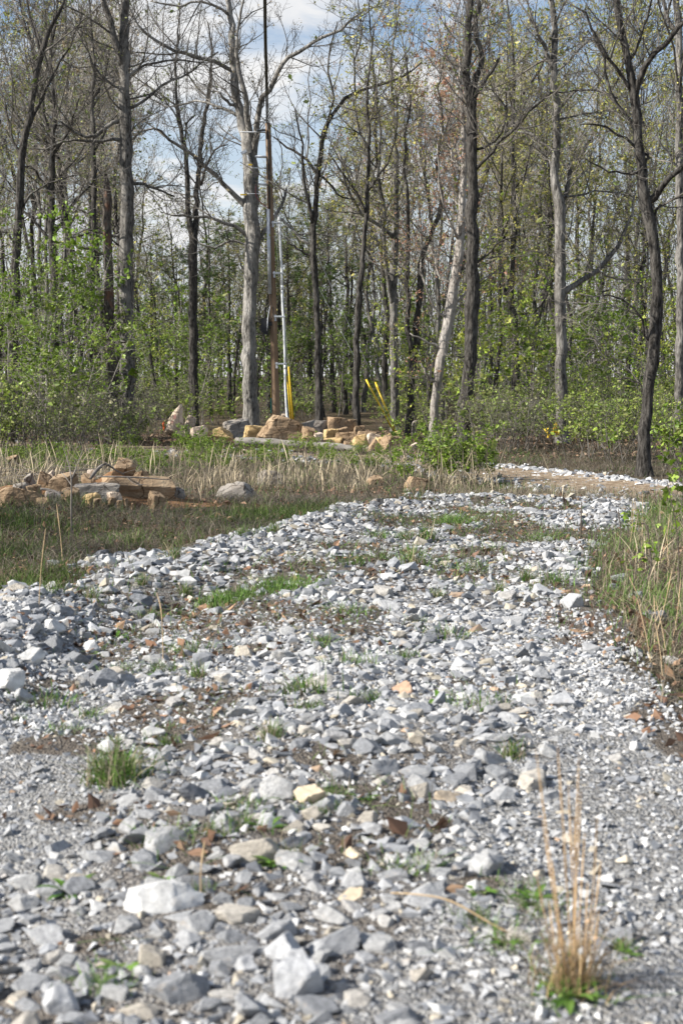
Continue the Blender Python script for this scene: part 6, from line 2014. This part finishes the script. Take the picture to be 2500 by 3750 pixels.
TAN = np.array((0.50, 0.37, 0.22)); GREYB = np.array((0.10, 0.08, 0.065))
lone('long dry stalk bent flat toward the left, from the broomsedge clump', [(2010, 3480), (1830, 3400), (1650, 3300), (1520, 3275), (1430, 3270)], 0.004, 0.002, TAN * 1.15, head=False)
lone('short blurred tan stalk in the lower left foreground', [(740, 3340), (735, 3200), (750, 3080)], 0.002, 0.0016, TAN)
lone('thin curved straw stalk standing on the ditch edge left of centre', [(598, 2450), (596, 2330), (590, 2230), (575, 2170)], 0.003, 0.002, TAN)
lone('reddish straw stalk at left edge above the stone ridge', [(143, 2245), (150, 2100), (168, 1935)], 0.003, 0.0018, TAN)
lone('pale seedy stalk standing in grass left of the road', [(230, 2055), (222, 1960), (208, 1845)], 0.004, 0.0022, TAN * 1.2)
lone('dark double stem standing at the right road edge', [(2125, 1985), (2126, 1900), (2128, 1838)], 0.010, 0.007, GREYB, head=False)
lone('dark weed stem right of the dark double stem', [(2268, 2010), (2270, 1940), (2262, 1865)], 0.009, 0.005, GREYB, head=False)
lone('tall dark broken stem over the right shoulder grass', [(2385, 2130), (2378, 2020), (2366, 1925), (2345, 1918)], 0.011, 0.007, GREYB, head=False)
lone('thin dark stem leaning at the right picture edge', [(2485, 2200), (2478, 1960), (2440, 1760)], 0.006, 0.003, GREYB, head=False)
for i, (u, v, tu, tv) in enumerate([(2345, 2010, 2350, 1800), (2420, 2060, 2450, 1880), (2395, 2360, 2392, 2180), (2320, 1980, 2322, 1835), (2400, 2330, 2460, 2080), (2440, 2420, 2400, 2200), (2380, 2420, 2330, 2190), (2300, 2020, 2318, 1850), (2460, 2350, 2490, 2120), (2425, 2500, 2400, 2290),
                                    (2360, 2250, 2300, 2110), (2440, 2160, 2440, 1960)]):
    lone('tall tan dry stalk standing in the right shoulder grass', [(u, v), ((u + tu) / 2 + 4, (v + tv) / 2), (tu, tv)], 0.0026, 0.0013, TAN * 1.1, group='stalks in the right shoulder grass')

# near leafy saplings at the right picture edge, and dead stems in the field
nr_ = [shrub('maple_sapling', 941, 1.0, 3, 0.35, GR[1:3], 0.10, 0.30, L1=0.3, stem_r=0.007, per_m=6, lobed=True),
       shrub('maple_sapling', 942, 1.9, 5, 0.9, GR[:3], 0.11, 0.42, L1=0.55, stem_r=0.012, per_m=6, lobed=True)]
for (k, u, v, s_, lab) in [(0, 2345, 2180, 0.55, 'small maple sapling with lobed leaves on the right shoulder'), (1, 2490, 2030, 0.55, 'leafy maple bush reaching in from the right picture edge'),
                           (0, 2290, 2010, 0.5, 'tiny leafy sapling beside the dark weed stem'), (1, 2560, 1900, 0.7, 'leafy maple bush partly beyond the right picture edge')]:
    c = G(u, v)
    o = nr_[k] if 'label' not in nr_[k] else copy_tree(nr_[k])
    o.location = tuple(c); o.scale = (s_,) * 3; o.rotation_euler = (0, 0, u * 0.7)
    tag(o, lab, 'sapling', 'maple saplings')


# things that would still share a label are told apart by their order from the left
ORD = ['first', 'second', 'third', 'fourth', 'fifth', 'sixth', 'seventh', 'eighth', 'ninth', 'tenth', 'eleventh', 'twelfth']
same = {}
for o in list(COL.objects):
    if o.parent is None and 'label' in o and 'category' in o and o.location.y > 0.5:
        same.setdefault(o['label'], []).append(o)
for lab, obs in same.items():
    if 1 < len(obs) <= 12:
        for k, o in enumerate(sorted(obs, key=lambda q: q.location.x / q.location.y)):
            o['label'] = lab + ', ' + ORD[k] + ' from left'
